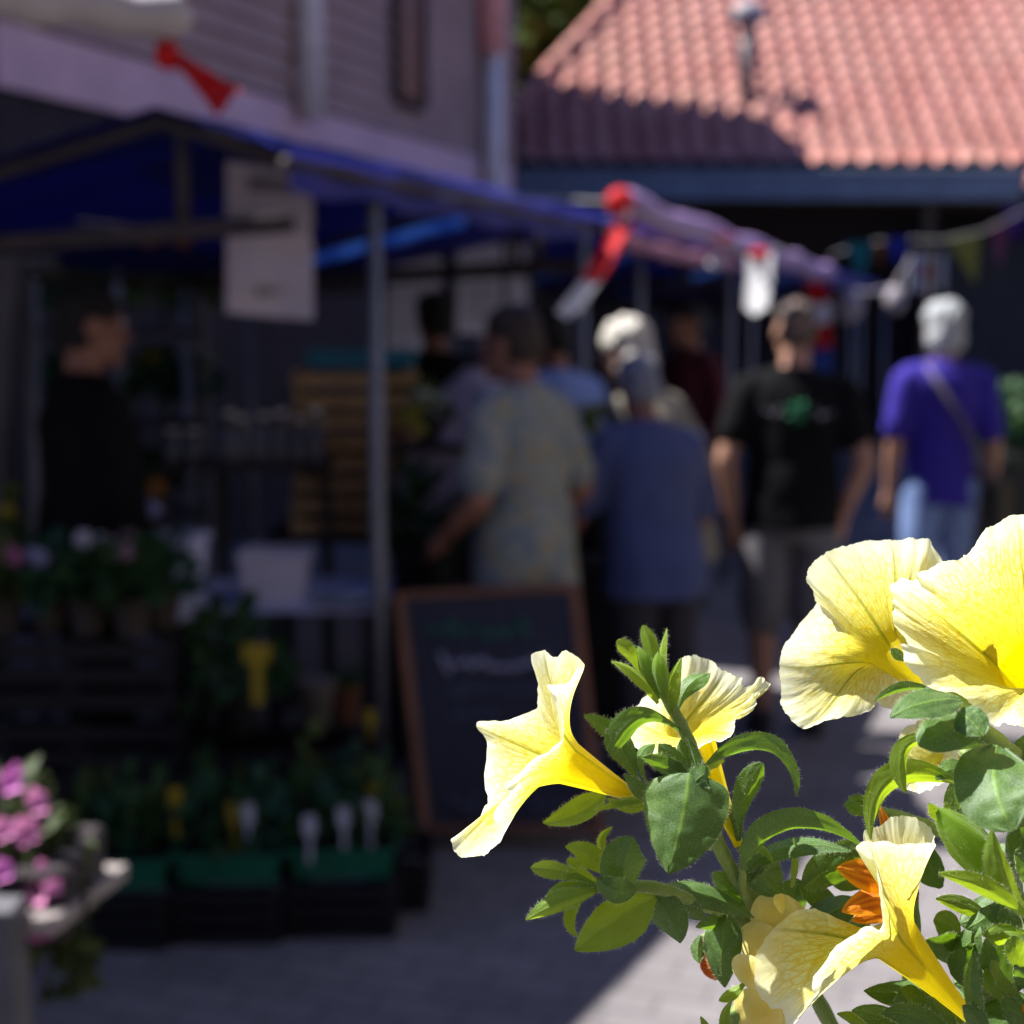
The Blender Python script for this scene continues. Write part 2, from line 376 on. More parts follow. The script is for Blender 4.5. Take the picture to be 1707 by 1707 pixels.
# ================================================================= market stalls along the lane
BLUE = M('blue_tarpaulin', (.013, .020, .27), .6, .12, 3, bump=.1, bscale=60, trans=.3)
BLUEV = M('blue_valance', (.02, .025, .30), .6, .12, 3, trans=.25)
SUNHEM = M('sunlit_blue_hem', (.10, .36, 1.35), .5, .1, 5, trans=.75)  # light blue put in for sunlight through the tarpaulin
POLE = M('galvanised_pole', (.26, .27, .32), .45, .15, 8, metal=.4)
BEAMW = M('stall_timber', (.06, .045, .045), .8, .25, 8, bump=.2)
SLEN, SGAP, WF, WB, ZR, ZF, ZB = 2.75, 0.24, -.40, 1.6, 2.2, 2.07, 1.85
def stall(k0, label):
    s = thing('market_stall', label, 'market stall', tuple(L(k0 + SLEN / 2, .5, 0)), 0, 'blue market stalls in a row')
    def slope(w0, z0, w1, z1):
        mb = MB()
        def fn(o):
            def f(u, v):
                k = k0 + u * SLEN; sag = .05 * math.sin(pi * v) * (math.sin(pi * u * 2) ** 2) + .008 * MN.noise(V((k * 4, v * 4, k0)))
                return L(k, lerp(w0, w1, v), lerp(z0, z1, v) - sag + o)
            return f
        mb.grid(fn(.004), 24, 12); mb.grid(fn(0), 24, 12); return mb
    m1 = slope(0, ZR, WF, ZF); o = slope(0, ZR, WB, ZB); m1.add(o.v, o.f)
    cp = build('canopy', m1, BLUE, s, smooth=True)
    mb = MB()                                    # front valance with a waving lower edge
    mb.grid(lambda u, v: L(k0 + u * SLEN, WF - .012 - .012 * v * sin(u * 38), ZF + .01 - v * (.115 + .012 * sin(u * 26))), 60, 3)
    build('valance', mb, BLUEV, cp, smooth=True)
    mb = MB()                                    # added hem strip in the gap, light blue for sun coming through
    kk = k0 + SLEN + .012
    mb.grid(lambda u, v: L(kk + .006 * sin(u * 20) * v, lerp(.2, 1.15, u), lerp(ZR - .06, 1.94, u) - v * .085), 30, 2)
    build('hem', mb, SUNHEM, cp, smooth=True)
    mb = MB()
    for kk in (k0 + .03, k0 + SLEN - .03):
        mb.tube([L(kk, WF, ZF - .03), L(kk, 0, ZR - .035), L(kk, WB, ZB - .03)], .02, 8)
        mb.beam(L(kk, WF, 1.88), L(kk, WB, 1.80), .035, .05); mb.tube([L(kk, -.06, 1.88), L(kk, -.06, ZR - .06)], .02, 8)
    for w_, z_ in ((WF, ZF - .035), (0, ZR - .04), (WB, ZB - .035)): mb.tube([L(k0, w_, z_), L(k0 + SLEN, w_, z_)], .022, 8)
    build('frame', mb, BEAMW, s, smooth=True)
    for kk, w_ in ((k0 + .56, WF), (k0 + SLEN - .1, WF), (k0 + .22, WB), (k0 + SLEN - .1, WB)):
        mb = MB(); a = L(kk, w_, 0); mb.tube([a, a + V((-.008, 0, ZF - .03 if w_ < 0 else ZB - .03))], .022, 10); mb.box(a + V((0, 0, .006)), (.12, .12, .012), LANG)
        build('pole', mb, POLE, s, smooth=True)
    return s
for i, lb in enumerate(('nearest blue tarpaulin stall, with the hanging cloth sign and the plant display in front', 'second blue tarpaulin stall, behind the customers in the middle',
    'third blue stall, behind the twisted red and white flag', 'fourth blue stall, under the hanging white flag', 'farthest blue stall, ending under the tiled eaves')):
    stall(i * (SLEN + .02) + (SGAP if i else 0), lb)

# rolled side curtain along the farther stalls
MAUR = M('mauve_tarp_roll', (.46, .30, .60), .6, .12, 4, bump=.3, bscale=30)
a, b = W(1046, 338, 6.6), W(1378, 452, 12.1)
rt_ = thing('rolled_curtain', 'mauve rolled tarpaulin along the front edge of the farther stalls', 'tarpaulin', tuple(a))
mb = MB()
mb.tube([a.lerp(b, t / 24) + V((0, 0, -.03 * sin(pi * (t % 6) / 6))) for t in range(25)], [.064 + .006 * sin(t * 1.9) for t in range(25)], 12); build('roll', mb, MAUR, rt_, smooth=True)
mb = MB(); a2, b2 = a + V((-.03, .05, -.16)), a.lerp(b, .42) + V((-.03, 0, -.13))
mb.tube([a2.lerp(b2, t / 10) + V((0, 0, -.02 * sin(pi * t / 10))) for t in range(11)], [.035 + .01 * sin(t * 2.3) for t in range(11)], 10); build('lower_fold', mb, M('pink_tarp', (.46, .20, .32), .6, .15, 5, bump=.2), rt_, smooth=True)
mb = MB(); rp = M('tie_rope', (.5, .5, .5), .8)
for t in (.02, .5, .98): p = a.lerp(b, t); q = p + LV * .12 + V((0, 0, -.05)); mb = MB(); mb.tube([p, q], .012, 6); build('bracket', mb, POLE, rt_, smooth=True)

# neighbouring stall left of the photographer: pale roll, and an unseen canopy added for shade
ns = thing('striped_stall', 'neighbouring stall at the upper left with a pale rolled awning and an added unseen canopy', 'market stall', (-2.6, 2.2, 0))
mb = MB()
mb.grid(lambda u, v: V((lerp(-5.2, -1.445 + .51 * (lerp(.7, 4.75, v) - 3.8), u), lerp(.7, 4.75, v), 2.74 - .06 * sin(pi * u) * sin(pi * v * 2) ** 2 - .15 * (1 - u))), 14, 14)
mb.grid(lambda u, v: V((lerp(-5.2, -1.445 + .51 * (lerp(.7, 4.75, v) - 3.8), u), lerp(.7, 4.75, v), 2.735 - .06 * sin(pi * u) * sin(pi * v * 2) ** 2 - .15 * (1 - u))), 14, 14)
build('canopy', mb, M('cream_canvas', (.62, .58, .52), .8, .1, 6, trans=.03), ns, smooth=True)  # unseen canopy, its edge shaped for the shadow line on the paving
for x_, y_ in ((-5.1, .8), (-2.95, .8), (-5.1, 4.7)):
    mb = MB(); mb.tube([V((x_, y_, 0)), V((x_, y_, 2.70))], .022, 10); build('pole', mb, POLE, ns, smooth=True)
mb = MB(); r0, r1 = W(-420, -70, 2.6), W(292, 32, 3.2)
mb.tube([r0.lerp(r1, t / 16) + V((0, 0, .006 * sin(t * 1.7))) for t in range(17)] + [r1 + V((.03, 0, -.012))], [.047 + .004 * sin(t * 2.1) for t in range(17)] + [.02], 14)
build('awning_roll', mb, M('pale_roll', (.55, .49, .50), .7, .12, 6, bump=.25, bscale=40), ns, smooth=True)
mb = MB(); q = r1.lerp(r0, .1); mb.tube([q, V((q.x - .75, q.y + .1, 2.70))], .012, 8); q = r0.lerp(r1, .1); mb.tube([q, V((-2.95, .8, 2.5))], .012, 8); build('stay', mb, POLE, ns, smooth=True)

# unseen sail added high above the lane edge to shade customers and paving
sl = thing('added_shade_sail', 'added unseen cream shade cloth stretched high above the stall front', 'shade sail', tuple(L(1.2, -.2, 0)))
P4 = [V((-1.75, 4.86, 3.02)), V((-.42, 4.86, 3.02)), V((-.50, 5.55, 3.06)), V((-1.75, 5.7, 3.06))]
mb = MB()
for o in (0, .004): mb.grid(lambda u, v: P4[0].lerp(P4[1], u).lerp(P4[3].lerp(P4[2], u), v) + V((0, 0, o - .09 * sin(pi * u) * sin(pi * v))), 12, 10)
build('cloth', mb, _mc['cream_canvas'], sl, smooth=True)
mb = MB()
for p in (P4[0], P4[3]): mb.tube([p, L(.5 if p.y < 5.5 else 2.2, 3.66, 3.9)], .006, 6)
mb.tube([P4[1], V((3.42, 4.7, 4.4))], .006, 6); mb.tube([P4[2], V((3.42, 6.1, 4.4))], .006, 6)
build('rope', mb, rp, sl)

# cloth sign hung from the near stall: dark heading smudged by distance and a small green mark
def scribble(mb, o, ex, ez, length, height, seed, r=.004, off=V((0, 0, 0)), amp=1.0):
    """a line of handwriting: a running looped stroke"""
    rnd = random.Random(seed); pts = []; x = 0; n = 0
    while x < length:
        pts.append(o + ex * x + ez * (height * rnd.uniform(-.5, .5) * amp + (height * .45 if n % 5 == 0 else 0)) + off); x += height * rnd.uniform(.22, .42); n += 1
    if len(pts) > 1: mb.tube(pts, r, 5)
sg = thing('cloth_sign', 'pale cloth sign with a dark heading, draped over the beam of the nearest stall', 'sign', tuple(W(452, 400, 4.34)))
A_, B_, C_, D_ = W(378, 268, 4.37), W(520, 290, 4.33), W(380, 522, 4.37), W(524, 534, 4.33)
ex = (B_ - A_).normalized(); ez = (A_ - C_).normalized(); nn = ex.cross(ez)
mb = MB()
for o in (0, .003): mb.grid(lambda u, v: A_.lerp(B_, u).lerp(C_.lerp(D_, u), v) + nn * (o + .012 * sin(u * 5 + v * 2) * v + .02 * math.exp(-((v - .42) / .05) ** 2)), 16, 24)
build('cloth', mb, M('pale_cloth', (.66, .56, .60), .85, .06, 9, bump=.15), sg, smooth=True)
mb = MB()
for r_ in range(2): scribble(mb, W(413, 300 + r_ * 14, 4.35), ex, ez, .135, .018, 3 + r_, .0035, -nn * -.006)
mb2 = MB(); scribble(mb2, W(428, 484, 4.35), ex, ez, .07, .03, 9, .0045, nn * .006)
o = build('heading', mb, M('sign_ink', (.10, .09, .09), .8), sg)
o = build('emblem', mb2, M('sign_green', (.22, .26, .16), .8), sg)
mb = MB(); mb.tube([W(376, 372, 4.41), W(528, 372, 4.37)], .012, 8); build('rod', mb, BEAMW, sg)

# flags on the stalls
RED = M('flag_red', (.85, .015, .022), .7, .1, 9, trans=.3); WHT = M('flag_white', (1.25, 1.24, 1.25), .7, .06, 9, trans=.55); FBL = M('flag_blue', (.03, .09, .45), .7, .1, 9, trans=.3)
f1 = thing('red_flag', 'bright red cloth flag knotted to the end of the pale awning roll', 'flag', tuple(W(282, 80, 3.2)))
mb = MB(); mb.ell(W(278, 92, 3.19), (.027, .025, .032), 14); build('knot', mb, RED, f1, smooth=True)
q = [W(283, 78, 3.18), W(402, 150, 3.15), W(362, 196, 3.23), W(300, 118, 3.22)]
mb = MB()
for o in (0, .003): mb.grid(lambda u, v: q[0].lerp(q[1], u).lerp(q[3].lerp(q[2], u), v) + V((0, o + .02 * sin(u * 9 + v * 3) * u, .006 * sin(v * 7))), 18, 10)
build('cloth', mb, RED, f1, smooth=True)
def twisted(pts, cols, name, label, w0=.055, tw=1.1, group=None, a0=.5):
    t = thing(name, label, 'flag', tuple(pts[0]), 0, group)
    n = len(cols)
    for i, c in enumerate(cols):
        mb = MB(); m = 10; q = []
        for j in range(m + 1):
            s = (i + j / m) / n * (len(pts) - 1); k = min(int(s), len(pts) - 2); q.append(pts[k].lerp(pts[k + 1], s - k))
        vs = []
        for o in (0, .003):
            def fn(u, v):
                p = q[int(round(v * m))]; an = (i + v) * tw + a0; return p + V((cos(an) * (u - .5) * 2 * w0, sin(an) * (u - .5) * 2 * w0 + o + .012 * sin(u * 6), .012 * sin(u * 8 + v)))
            mb.grid(fn, 8, m)
        build('stripe', mb, c, t, smooth=True)
    return t
t = twisted([W(1034, 345, 4.7), W(1042, 375, 4.7), W(1000, 450, 4.65), W(946, 526, 4.65)], [WHT, RED, RED, WHT], 'twisted_flag', 'red and white flag twisted into a rope, blown down to the left', .036, .28, None, -1.0)
mb = MB(); mb.ell(W(1034, 336, 4.7), (.047, .045, .045), 14); build('knot', mb, RED, t, smooth=True)
t = twisted([W(1266, 428, 5.68), W(1265, 470, 5.68), W(1260, 520, 5.68)], [WHT, WHT], 'white_flag', 'white flag glaring in the sun above the man in the black T-shirt', .062, -.1, None, -.75)
mb = MB(); mb.tube([L(1.0, WF, 2.03), W(1034, 336, 4.7), W(1130, 380, 5.2), W(1264, 424, 5.7), W(1300, 415, 6.6), W(1340, 432, 10.6)], .006, 6); build('string', mb, rp, t)
mb = MB(); mb.ell(W(1266, 424, 5.68), (.045, .035, .024), 12); build('knot', mb, RED, t, smooth=True)
t = twisted([W(1362, 470, 11.6), W(1360, 540, 11.6), W(1366, 622, 11.6)], [RED, WHT, RED, FBL], 'striped_flag', 'red, white and blue flag hanging from the far end of the roll', .11, .3, None, -.9)
t = twisted([W(1215, 392, 8.0), W(1200, 420, 8.0), W(1190, 446, 8.0)], [RED, WHT], 'ribbon_bow', 'small red ribbon tied round the mauve roll', .05)

# bunting under the tiled eaves
bt = thing('bunting', 'string of coloured pennants under the tiled eaves', 'bunting', tuple(W(1400, 400, 15)))
mb = MB(); pts = [W(1385, 425, 15.5), W(1440, 405, 15.2), W(1500, 398, 15), W(1570, 400, 14.8), W(1640, 385, 14.6), W(1760, 325, 14.4)]
mb.tube(pts, .006, 6); build('string', mb, rp, bt)
for (px, py, w_, h_, cname, col, sk) in ((1432, 406, 46, 62, 'teal', (.01, .20, .19), 6), (1466, 404, 22, 40, 'orange', (.3, .09, .01), 0), (1497, 398, 40, 50, 'blue', (.02, .03, .34), 0), (1606, 395, 58, 80, 'yellow', (.34, .32, .05), 20), (1668, 372, 34, 76, 'pink', (.24, .06, .13), -2), (1692, 345, 44, 62, 'purple', (.10, .025, .24), 4)):
    D_ = 14.8; a, b, c = W(px - w_ / 2, py, D_), W(px + w_ / 2, py - 4, D_), W(px + sk, py + h_, D_)
    mb = MB(); mb.prism([a, b, c], (0, .006, 0)); build('pennant', mb, M('pennant_' + cname, col, .8, .08, 9, trans=.2), bt)['label'] = cname + ' pennant'
# far signs
fs_ = thing('square_sign', 'white square sign with a small red mark on a brown post', 'sign', tuple(G(1545, 15.5)))
p = W(1545, 455, 15.5); mb = MB(); mb.box(p, (.38, .03, .38)); build('board', mb, M('sign_white', (.46, .47, .52), .6, .08, 9), fs_)
mb = MB(); mb.box(p + V((0, -.022, .01)), (.11, .01, .11)); build('mark', mb, RED, fs_)
mb = MB(); g = G(1545, 15.6); mb.beam(V((g.x, g.y, 0)), V((g.x, g.y, p.z + .2)), .08); build('post', mb, BEAMW, fs_)
wl = thing('paper_lanterns', 'white paper lanterns hung on a cord under the far eaves', 'lantern', tuple(W(1440, 500, 14)))
mb = MB(); mb.ell(W(1412, 508, 14), (.16, .13, .17), 18); build('lantern', mb, M('white_paper', (.42, .37, .40), .8, .05, 9), wl, smooth=True)
mb = MB(); mb.ell(W(1492, 500, 14), (.10, .1, .13), 16); build('lantern', mb, _mc['white_paper'], wl, smooth=True)
mb = MB(); mb.tube([W(1385, 440, 14), W(1410, 482, 14), W(1450, 488, 14), W(1490, 478, 14), W(1520, 430, 14)], .014, 8); build('cord', mb, _mc['white_paper'], wl)
# ================================================================= people
def solid(name, mb, mat, parent, voxel=.010, nz=0.0, nsc=9.0, smooth=3):
    """overlapping shapes fused into one continuous surface"""
    me = bpy.data.meshes.new('tmp'); me.from_pydata([tuple(v) for v in mb.v], [], mb.f)
    o = bpy.data.objects.new('tmp', me); COL.objects.link(o)
    md = o.modifiers.new('r', 'REMESH'); md.mode = 'VOXEL'; md.voxel_size = voxel
    m2 = o.modifiers.new('s', 'SMOOTH'); m2.factor = .5; m2.iterations = smooth
    dg = bpy.context.evaluated_depsgraph_get(); dg.update()
    em = bpy.data.meshes.new_from_object(o.evaluated_get(dg)); bpy.data.objects.remove(o); bpy.data.meshes.remove(me)
    em.name = name; em.materials.clear(); em.materials.append(mat)
    if nz:
        nr = [v.normal.copy() for v in em.vertices]
        for v, n in zip(em.vertices, nr):
            c = v.co; k = MN.noise(V((c.x * nsc, c.y * nsc, c.z * nsc * .55))) + .5 * MN.noise(V((c.x * nsc * 2.3, c.y * nsc * 2.3, c.z * nsc * 1.4)))
            v.co = c + n * nz * k
    em.polygons.foreach_set('use_smooth', [True] * len(em.polygons)); em.update()
    o = bpy.data.objects.new(name, em); COL.objects.link(o); o.parent = parent; ORG[o.name] = ORG[parent.name]; return o
def rings(mb, rs, n=22):                     # loft of ellipses (centre, rx, ry, tilt about x)
    vs = []; m = len(rs)
    for c, rx, ry, tl in rs:
        for k in range(n):
            a = 2 * pi * k / n; p = V((cos(a) * rx, sin(a) * ry, 0)); p.rotate(Matrix.Rotation(tl, 3, 'X')); vs.append(V(c) + p)
    fs = [(i * n + k, i * n + (k + 1) % n, (i + 1) * n + (k + 1) % n, (i + 1) * n + k) for i in range(m - 1) for k in range(n)]
    fs += [tuple(range(n))[::-1], tuple(range((m - 1) * n, m * n))]; mb.add(vs, fs)
def limb(mb, pts, rad, n=14):
    pts = [V(p) for p in pts]; q = []; r = []
    for i in range(len(pts) - 1):
        for t in (0, .25, .5, .75): q.append(pts[i].lerp(pts[i + 1], t)); r.append(lerp(rad[i], rad[i + 1], t))
    q.append(pts[-1]); r.append(rad[-1]); mb.tube(q, r, n); mb.ell(q[0], (r[0],) * 3, 10); mb.ell(q[-1], (r[-1],) * 3, 10)
SKIN = M('skin', (.48, .25, .17), .55, .12, 14, bump=.08); SKIN2 = M('tanned_skin', (.34, .15, .10), .55, .12, 14, bump=.08)
HAIRD = M('dark_hair', (.012, .009, .008), .6, .4, 40, bump=.5); HAIRB = M('brown_hair', (.05, .03, .022), .6, .4, 40, bump=.5)
HAIRG = M('grey_hair', (.26, .27, .33), .6, .3, 40, bump=.5); HAIRM = M('greying_brown_hair', (.13, .10, .085), .6, .4, 40, bump=.5); HAIRW = M('white_hair', (.78, .72, .63), .6, .2, 40, bump=.5); HAIRS = M('silver_hair', (.55, .57, .58), .6, .2, 40, bump=.5)
EYEW = M('eye_white', (.7, .68, .64), .3, .05); SHOE = M('dark_shoe', (.03, .028, .03), .6, .2); SHOEL = M('pale_shoe', (.42, .42, .46), .6, .15)
def person(label, px, D, rz, h=1.75, lean=0.0, turn=0.0, nod=0.0, skin=SKIN, hair=HAIRD, hkind='short', top=None, sleeve=.55, hem=.90, pants=None, shorts=False, shoe=SHOE, girth=1.0, el=((-.25, -.03, 1.14), (.25, -.03, 1.14)), wr=((-.26, .06, .90), (.26, .06, .90)), legs=((-.10, .0, .0), (.10, .0, .0)), toy=0.0, curl=.5):
    g = G(px, D); t = thing('person', label, 'person', (g.x, g.y, 0), R(rz)); S = h / 1.75
    Pv = V((0, 0, .93)); Rx = Matrix.Rotation(-R(lean), 3, 'X')
    up = lambda p: Pv + Rx @ (V(p) - Pv)
    def out(mb):                                # local to world before build
        rm = Matrix.Rotation(R(rz), 3, 'Z'); n = MB(); n.f = mb.f; n.m = mb.m; n.v = [rm @ (v * S) + V((g.x, g.y, 0)) for v in mb.v]; return n
    def fin(name, mb, mat, vox, nz=0, nsc=9, sm=3):
        mb.v = [v * S for v in mb.v]; return solid(name, mb, mat, t, vox, nz, nsc, sm)
    hd = up((0, .03, 1.64)); hr = Matrix.Rotation(R(turn), 3, 'Z') @ Matrix.Rotation(-R(nod + lean * .35), 3, 'X'); H = lambda p: hd + hr @ V(p)
    tr = [((0, 0, .86), .155, .105), ((0, .005, .95), .170, .118), ((0, .01, 1.08), .150, .108), ((0, .005, 1.22), .163, .115), ((0, 0, 1.33), .178, .115), ((0, -.005, 1.41), .165, .092), ((0, -.01, 1.46), .11, .07), ((0, -.008, 1.50), .062, .06)]
    def torso(mb, gx, z0=0, z1=9):
        rings(mb, [(up(c) if c[2] > .93 else V(c), rx * (girth if c[2] < 1.38 else 1 + (girth - 1) * .4) + gx, ry * (girth if c[2] < 1.38 else 1) + gx, -R(lean) if c[2] > .93 else 0) for c, rx, ry in tr if z0 <= c[2] <= z1])
    sh = [up((s * .185, -.005, 1.405)) for s in (-1, 1)]
    b = MB(); torso(b, 0)
    b.ell(H((0, -.012, .025)), (.074, .094, .098), 18, rot=hr); b.ell(H((0, .025, -.055)), (.056, .066, .066), 14, rot=hr)
    b.tube([H((0, .092, .005)), H((0, .112, -.028)), H((0, .092, -.036))], [.008, .016, .012], 8); b.ell(H((0, .086, -.066)), (.022, .012, .012), 8, rot=hr); b.ell(H((0, .08, -.10)), (.026, .022, .022), 8, rot=hr)
    for s in (-1, 1): b.ell(H((s * .077, -.008, -.01)), (.012, .022, .032), 8, rot=hr); b.ell(H((s * .03, .080, .032)), (.024, .014, .010), 8, rot=hr)
    limb(b, [up((0, -.012, 1.44)), H((0, -.02, -.05))], [.062, .055])
    for i, s in enumerate((-1, 1)):
        e, w = V(el[i]), V(wr[i]); limb(b, [sh[i], sh[i].lerp(e, .5), e, e.lerp(w, .4), w], [.056, .050, .042, .040, .029])
        d = (w - e).normalized(); dn = (d + V((0, 0, -.25))).normalized(); a = dn.cross(V((0, 1, 0))); a = a.normalized() if a.length > .2 else V((0, 0, 1)); nrm = a.cross(dn)
        pc = w + dn * .05; limb(b, [w, pc, w + dn * .085], [.026, .034, .034], 10)
        for f, (o, ln) in enumerate(((-.032, .068), (-.011, .078), (.011, .074), (.031, .058))):
            p0 = w + dn * .08 + a * o; p1 = p0 + dn * ln * .5 - nrm * s * 0.0 + V((-s * .012 * curl, .012 * curl, 0)); p2 = p1 + dn * ln * .5 + V((-s * .030 * curl, .020 * curl, 0)); limb(b, [p0, p1, p2], [.0105, .0100, .0085], 8)
        tb_ = w + dn * .03 + V((0, .022, 0)); limb(b, [tb_, tb_ + dn * .03 + V((0, .026, 0)), tb_ + dn * .062 + V((-s * .01, .032, 0))], [.014, .012, .009], 8)
    lg = []
    for i, s in enumerate((-1, 1)):
        fx, fy, _ = legs[i]; hp, kn, an = V((s * .095, 0, .90)), V((s * .105 + (fx - s * .10) * .5, .015 + fy * .6, .50)), V((fx, fy, .085)); lg.append((hp, kn, an))
        limb(b, [hp, hp.lerp(kn, .5), kn, kn.lerp(an, .35), an], [.092, .078, .056, .058, .036]); b.ell(an + V((s * .01, .07, -.045)), (.045, .125, .042), 12)
    fin('body', b, skin, .009, 0, 9, 2)
    for s in (-1, 1):
        e = MB().ell(H((s * .030, .087, .018)), (.0115, .0105, .0095), 10, rot=hr); e = out(e); build('eye', e, EYEW, t, smooth=True)
    hb = MB()
    if hkind == 'crop': hb.ell(H((0, -.016, .042)), (.078, .094, .086), 20, rot=hr); hb.ell(H((0, -.05, .005)), (.072, .060, .070), 16, rot=hr)
    elif hkind != 'bald':
        hb.ell(H((0, -.022, .045)), (.084, .100, .092), 20, rot=hr); hb.ell(H((0, -.045, -.005)), (.081, .078, .085), 16, rot=hr)
        if hkind == 'bob': hb.ell(H((0, -.04, -.035)), (.094, .086, .095), 18, rot=hr); hb.ell(H((0, -.02, .06)), (.098, .105, .09), 18, rot=hr)
    else:
        for a in range(-5, 6): hb.ell(H((.078 * sin(R(a * 26)), -.012 - .085 * cos(R(a * 26)), -.005)), (.016, .018, .04), 8, rot=hr)
    fin('hair', hb, hair, .010, .012 if hkind != 'bald' else .004, 34, 1)
    if top:
        c = MB(); torso(c, .022, .95, 1.505)
        z = hem; ex_ = .02 + abs(lean) * .0012; rings(c, [(V((0, .004, z)), .185 * girth + .02, .135 * girth + ex_, 0), (V((0, .004, .93)), .176 * girth + .02, .126 * girth + ex_, 0), (up((0, .01, 1.1)), .165 * girth + .022, .118 * girth + .024, 0)])
        for i, s in enumerate((-1, 1)):
            e, w = V(el[i]), V(wr[i]); pts = [up((s * .12, -.005, 1.425)), sh[i]]; rd = [.066, .076]
            if sleeve <= 1: pts += [sh[i].lerp(e, sleeve * .5), sh[i].lerp(e, sleeve)]; rd += [.073, .072]
            else: pts += [sh[i].lerp(e, .5), e, e.lerp(w, sleeve - 1)]; rd += [.068, .058, .043]
            limb(c, pts, rd)
        fin('shirt', c, top, .013, .011, 7)
    if pants:
        c = MB(); rings(c, [(V((0, .004, z)), rx * girth + .016, ry * girth + .016, 0) for z, rx, ry in ((.80, .166, .113), (.88, .162, .110), (.94, .148, .100))])
        for hp, kn, an in lg:
            if shorts: limb(c, [hp + V((0, 0, -.02)), hp.lerp(kn, .55), kn.lerp(an, .02)], [.104, .100, .098])
            else: limb(c, [hp + V((0, 0, -.02)), hp.lerp(kn, .5), kn, kn.lerp(an, .4), an + V((0, 0, .0))], [.104, .092, .074, .070, .062])
        fin('shorts' if shorts else 'trousers', c, pants, .013, .010, 7)
    for hp, kn, an in lg:
        c = MB(); s = 1 if hp.x > 0 else -1; f = an + V((s * .01, .07, 0)); c.ell(f + V((0, 0, -.040)), (.052, .138, .045), 14); c.ell(an + V((0, -.01, -.02)), (.05, .06, .06), 12); c.box(f + V((0, 0, -.078)), (.09, .26, .014))
        fin('shoe', c, shoe, .010, 0, 9, 2)
    for o in t.children_recursive: pass
    return t, out, up, S

def cloth_pattern():
    m, nt, p = newmat('patterned_shirt'); tc = node(nt, 'ShaderNodeTexCoord')
    vo = node(nt, 'ShaderNodeTexVoronoi'); vo.inputs['Scale'].default_value = 26; nt.links.new(tc.outputs['Object'], vo.inputs['Vector'])
    sp = node(nt, 'ShaderNodeSeparateColor'); nt.links.new(vo.outputs['Color'], sp.inputs[0])
    c = ramp(nt, sp.outputs[0], [(0, (.17, .18, .17)), (.3, (.20, .20, .18)), (.5, (.11, .14, .16)), (.7, (.20, .17, .10)), (.85, (.14, .17, .15))], 'CONSTANT')
    nt.links.new(c, p.inputs['Base Color']); p.inputs['Roughness'].default_value = .85; return m
CLK = M('black_cloth', (.008, .008, .009), .9, .2, 9, spec=.08); CBL = M('blue_cloth', (.072, .092, .22), .9, .15, 9); CGR = M('grey_shirt', (.55, .46, .54), .9, .1, 9)
CPU = M('purple_blue_cloth', (.042, .024, .34), .9, .12, 9); JEAN = M('light_jeans', (.22, .32, .60), .9, .15, 14); CDK = M('dark_trousers', (.04, .038, .05), .9, .2, 9)
CSH = M('grey_shorts', (.17, .16, .175), .9, .15, 9); CBE = M('beige_cloth', (.26, .23, .18), .9, .12, 9); CLB = M('light_blue_cloth', (.26, .36, .75), .9, .12, 9); CMR = M('maroon_cloth', (.10, .012, .02), .9, .2, 9)

person('stallholder in black with dark hair, standing behind the plant display at the left', 168, 4.75, -56, 1.71, 0, -15, 6, SKIN2, HAIRD, 'short', CLK, 1.7, .86, CLK, girth=1.14,
       el=((-.25, .02, 1.12), (.24, .03, 1.12)), wr=((-.22, .14, .90), (.20, .14, .90)))
person('dark clad person standing in front of the white price boards at the back', 728, 7.0, 15, 1.74, 0, 10, 4, SKIN2, HAIRD, 'short', CLK, 1.8, .84, CLK, girth=1.05)
person('man in a grey shirt bending over the plants beside the crates, his neck bare', 706, 5.6, -72, 1.73, 28, 0, 14, SKIN, HAIRG, 'bald', CGR, .8, .88, CDK, girth=1.12,
       el=((-.26, .22, 1.12), (.26, .18, 1.08)), wr=((-.12, .40, 1.04), (.14, .40, .98)))
person('man in a patterned short sleeved shirt with dark hair, seen from behind left of centre', 880, 5.0, 52, 1.655, 4, 10, 6, SKIN2, HAIRB, 'short', cloth_pattern(), .75, .74, CDK, girth=1.04,
       el=((-.27, .00, 1.12), (.27, -.04, 1.12)), wr=((-.20, .20, .99), (.20, .18, .94)))
person('person in a light blue shirt with dark hair, half hidden behind the patterned shirt', 938, 6.5, 40, 1.66, 6, 10, 10, SKIN2, HAIRD, 'short', CLB, .8, .86, CDK)
person('white haired lady in a beige top, half hidden behind the man in blue', 1112, 5.65, 56, 1.63, 15, 0, 8, SKIN, HAIRW, 'bob', CBE, .8, .80, CDK, girth=1.1, el=((-.25, .05, 1.14), (.26, -.02, 1.13)), wr=((-.15, .28, 1.05), (.22, .10, .92)))
person('grey haired man in a dark blue shirt, stooping, seen from behind in the middle', 1090, 5.25, 24, 1.50, 12, 0, 16, SKIN2, HAIRG, 'short', CBL, .8, .80, CDK, False, SHOEL, 1.12,
       el=((-.29, .14, 1.10), (.27, .10, 1.08)), wr=((-.20, .36, 1.02), (.20, .30, .96)))
t, out, up, S = person('man in black T-shirt and grey shorts, hands in his pockets, seen from behind', 1310, 5.95, -4, 1.69, 0, 12, -2, SKIN, HAIRM, 'crop', CLK, .62, .86, CSH, True, SHOE, 1.0,
       el=((-.27, -.05, 1.13), (.28, -.05, 1.13)), wr=((-.235, .0, .90), (.21, .02, .91)))
mb = MB(); c = V((0, -.146, 1.33))
for k in range(7): a = k * 2 * pi / 7; mb.tube([c + V((cos(a) * .012, -.004, sin(a) * .012)), c + V((cos(a) * .045, .0, sin(a) * .05))], .009, 6)
build('back_emblem', out(mb), M('print_green', (.03, .24, .10), .7), t)
